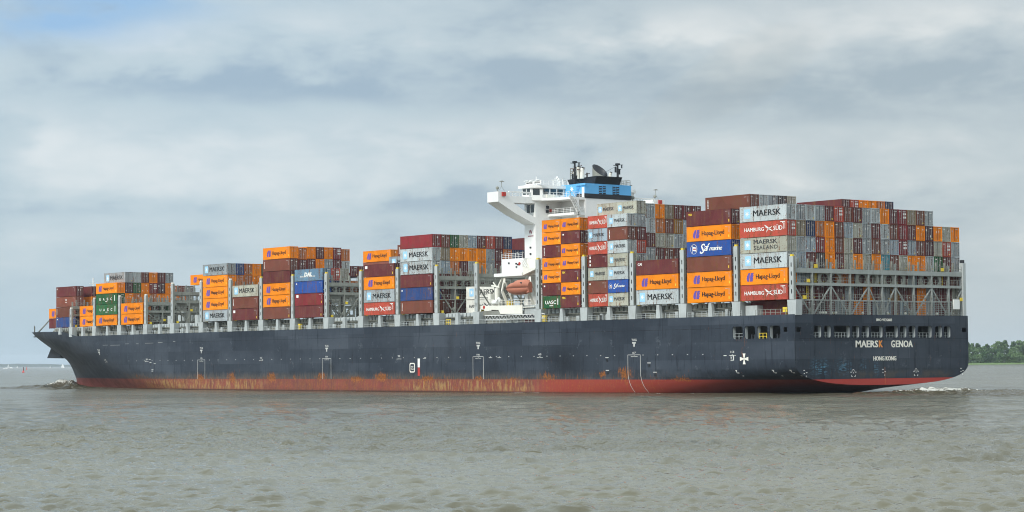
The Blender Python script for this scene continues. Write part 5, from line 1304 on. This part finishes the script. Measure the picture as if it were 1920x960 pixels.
KINDS = [(crown_mesh(21, 19, 11, 3.0, 46, .55), trunk_mesh(19, .35, 1), 'broad dark green tree on the wooded river bank', 'trees along the river bank'),
         (crown_mesh(22, 16, 10, 2.0, 44, .5), trunk_mesh(16, .3, 2), 'rounded mid-height tree on the wooded river bank', 'rounded trees along the river bank'),
         (crown_mesh(23, 8, 8.5, .4, 34, .42), trunk_mesh(8, .15, 3), 'low pale green bush at the foot of the wooded bank', 'bushes along the river bank')]
def plant(kind, s, dpt, sc):
    cm, tm, lab, grp = KINDS[kind]; p = base + lv * s + uv * dpt + Vector((0, 0, 1.0))
    t = empty('tree' if kind < 2 else 'bush', p, lab, 'tree' if kind < 2 else 'bush', grp); t.matrix_basis = Matrix.Translation(p) @ Matrix.Rotation(g.uniform(0, 6.28), 4, 'Z') @ Matrix.Diagonal((sc * 1.15, sc * 1.15, sc * 1.16 * g.uniform(.92, 1.08), 1))
    for nm2, ms, mt in (('crown', cm, leafm), ('trunk', tm, M_bark)):
        o = bpy.data.objects.new(nm2, ms); COL.objects.link(o); o.parent = t
        if not ms.materials: ms.materials.append(mt)
prof = lambda s: 1.0 + .10 * math.sin(s * .13 + .6) - (.42 * math.exp(-((s - 11) / 4.5) ** 2)) + (.12 if s > 14 else 0)
for s in np.arange(-36, 62, 5.2): plant(0, s + g.uniform(-1.5, 1.5), g.uniform(48, 75), prof(s) * g.uniform(.86, 1.06))
for s in np.arange(-34, 60, 6.5): plant(1, s + g.uniform(-2, 2), g.uniform(34, 46), prof(s) * g.uniform(.78, 1.0))
for s in np.arange(-34, 58, 5.0): plant(2, s + g.uniform(-1.5, 1.5), g.uniform(18, 30), g.uniform(.8, 1.2))

# ------------------------------------------------------------------ small craft and buoys
def local(name, mb, mat, parent):
    o = bpy.data.objects.new(name, mb.mesh(name)); COL.objects.link(o); o.data.materials.append(mat); o.parent = parent; return o
M_sail = plain('white_sailcloth', (.80, .80, .78), .7)
M_bred = plain('buoy_red', (.62, .05, .035), .5)
def hull_mb(L, B, Hh):
    mb = MB(); vs = []
    for u in np.linspace(0, 1, 9):
        w = B / 2 * (1 - u ** 2.2) ** .8 + .05; xx = -L / 2 + L * u; zt = Hh * (.85 + .3 * u * u)
        vs += [(xx, -w, zt), (xx, -w * .75, .1), (xx, 0, -.4), (xx, w * .75, .1), (xx, w, zt)]
    fs = [(i2 * 5 + k, i2 * 5 + k + 1, i2 * 5 + 5 + k + 1, i2 * 5 + 5 + k) for i2 in range(8) for k in range(4)] + [(i2 * 5, i2 * 5 + 5, i2 * 5 + 9, i2 * 5 + 4) for i2 in range(8)] + [(0, 1, 2, 3, 4)]
    return mb.add(vs, fs)
def sailboat(px_, d, Hs, rot, lab):
    p, v = at_px(px_, d); t = empty('sailing_boat', p, lab, 'sailboat', 'sailing boats off the far shore'); t.matrix_basis = Matrix.Translation(p) @ Matrix.Rotation(math.atan2(lv.y, lv.x) + rot, 4, 'Z')
    L = Hs * .75; local('hull', hull_mb(L, L * .3, L * .1), M_sail, t); mst = local('mast', MB().tube((0, 0, 0), (0, 0, Hs), .1, .06, 6), M_steel, t)
    local('mainsail', MB().prism([(-.1, Hs * .12), (-L * .45, Hs * .14), (-L * .3, Hs * .5), (-.1, Hs * .97)], lambda a, c2, tt: (a, tt, c2), .1, .22), M_sail, t)
    local('foresail', MB().prism([(.2, Hs * .1), (L * .46, Hs * .1), (.2, Hs * .85)], lambda a, c2, tt: (a, tt + .1, c2), .1, .22), M_sail, t)
sailboat(118, 6250, 13.5, .3, 'largest white sailing boat, just left of the ship\'s bow')
sailboat(94.5, 7000, 9.0, 1.2, 'faint sailing boat below the low wooded far shore, right of both buoys')
sailboat(33, 7000, 8.5, .6, 'small sailing boat between the motor yacht and the red buoys')
sailboat(16.5, 7000, 14.0, .9, 'tall white sailing boat right behind the motor yacht')
p, v = at_px(11.0, 5600); t = empty('motor_yacht', p, 'low white motor yacht near the left edge of the water', 'yacht'); t.matrix_basis = Matrix.Translation(p) @ Matrix.Rotation(math.atan2(lv.y, lv.x) + math.pi, 4, 'Z')
local('hull', hull_mb(13, 3.6, 1.3), M_sail, t)
local('cabin', MB().prism([(-4, 1.2), (3.2, 1.2), (1.5, 2.5), (-3.2, 2.6)], lambda a, c2, tt: (a, tt, c2), -1.3, 1.3), M_sail, t); local('window', MB().box(-2.8, 1.6, -1.33, 1.33, 1.7, 2.15), M_glass, t); local('flybridge', MB().box(-2.6, .2, -1.1, 1.1, 2.6, 3.2), M_sail, t)
p, v = at_px(21.5, 6900); t = empty('ferry', p, 'small white ferry by the far shore, right of the motor yacht', 'ferry'); t.matrix_basis = Matrix.Translation(p) @ Matrix.Rotation(math.atan2(lv.y, lv.x), 4, 'Z')
local('hull', hull_mb(11, 3.5, 1.4), M_sail, t); local('cabin', MB().box(-3.5, 3.0, -1.3, 1.3, 1.2, 3.2), M_sail, t); local('funnel', MB().tube((-1, 0, 3.2), (-1, 0, 4.4), .4), M_steel, t)
def buoy(px_, d, lab, sc=1.0, topc=None):
    p, v = at_px(px_, d); t = empty('navigation_buoy', p, lab, 'buoy', 'red buoys'); t.matrix_basis = Matrix.Translation(p) @ Matrix.Diagonal((sc, sc, sc, 1))
    local('float', MB().tube((0, 0, -.4), (0, 0, .7), 1.3, 1.35, 14).tube((0, 0, .7), (0, 0, 1.0), 1.35, .9, 14), M_bred, t)
    tw = MB().tube((0, 0, .9), (0, 0, 2.2), .75, .45, 10); local('tower', tw, M_bred, t)
    mt = topc or M_bred
    cg = MB()
    for k in range(4):
        a = k * math.pi / 2; cg.bar((.45 * math.cos(a), .45 * math.sin(a), 2.2), (.3 * math.cos(a), .3 * math.sin(a), 4.6), .14)
    cg.tube((0, 0, 2.2), (0, 0, 4.7), .32, .3, 10).tube((0, 0, 4.7), (0, 0, 5.4), .45, .45, 10); local('topmark', cg, mt, t)
buoy(44.3, 2300, 'nearer red channel buoy with a dark upper tower', 1.0, plain('weathered_dark_red', (.09, .03, .03)))
buoy(50.4, 4200, 'farther small red channel buoy, paler than the one before it', 1.0)

# ------------------------------------------------------------------ thin river haze
HZ = True
if HZ:
    hm2 = MB().box(CAM[0] - 17000, CAM[0] + 17000, CAM[1] - 17000, CAM[1] + 17000, -4.0, 92.0).mesh('haze')
    m, nt, b = new_mat('haze_air'); nt.nodes.remove(b)
    vol = nt.nodes.new('ShaderNodeVolumePrincipled'); vol.inputs['Color'].default_value = (.86, .93, 1.0, 1); vol.inputs['Density'].default_value = 4.5e-5; vol.inputs['Anisotropy'].default_value = .2
    nt.links.new(vol.outputs[0], nt.nodes['Material Output'].inputs['Volume'])
    tag(link('haze', hm2, m), kind='stuff')

# faint exhaust drifting off the funnel
sm = MB(); n = 16; pts = [(-79.6, 22.6, 48.6, 1.6), (-77.5, 24.5, 51.0, 2.4), (-75, 27.5, 54.0, 3.6), (-71, 32, 58.0, 5.4), (-66, 38, 63.0, 7.4), (-60, 45, 68, 9.0), (-54, 52, 72, 8.0), (-49, 58, 75, 4.5), (-46, 61, 76.5, .6)]
vs = [(a + r2 * math.cos(2 * math.pi * i2 / n) * .8, b2 + r2 * math.cos(2 * math.pi * i2 / n) * .3, c2 + r2 * math.sin(2 * math.pi * i2 / n)) for a, b2, c2, r2 in pts for i2 in range(n)]
vs = [(a + (r2 * .0), b2, c2) for (a, b2, c2), r2 in zip(vs, [q[3] for q in pts for _ in range(n)])]
vs = []
for a, b2, c2, r2 in pts:
    for i2 in range(n):
        t = 2 * math.pi * i2 / n; vs.append((a + r2 * math.cos(t) * .78, b2 - r2 * math.cos(t) * .62, c2 + r2 * math.sin(t)))
fs = [(i2 * n + k, i2 * n + (k + 1) % n, (i2 + 1) * n + (k + 1) % n, (i2 + 1) * n + k) for i2 in range(len(pts) - 1) for k in range(n)] + [tuple(range(n)), tuple(range((len(pts) - 1) * n, len(pts) * n))]
sm.add(vs, fs, True)
m, nt, b = new_mat('exhaust_smoke'); nt.nodes.remove(b)
vol = nt.nodes.new('ShaderNodeVolumePrincipled'); vol.inputs['Color'].default_value = (.62, .50, .36, 1); vol.inputs['Density'].default_value = .006
nt.links.new(vol.outputs[0], nt.nodes['Material Output'].inputs['Volume'])
tag(sm.build('exhaust_smoke', m), 'faint brownish exhaust smoke drifting up from the ship\'s funnel', 'smoke', kind='stuff')
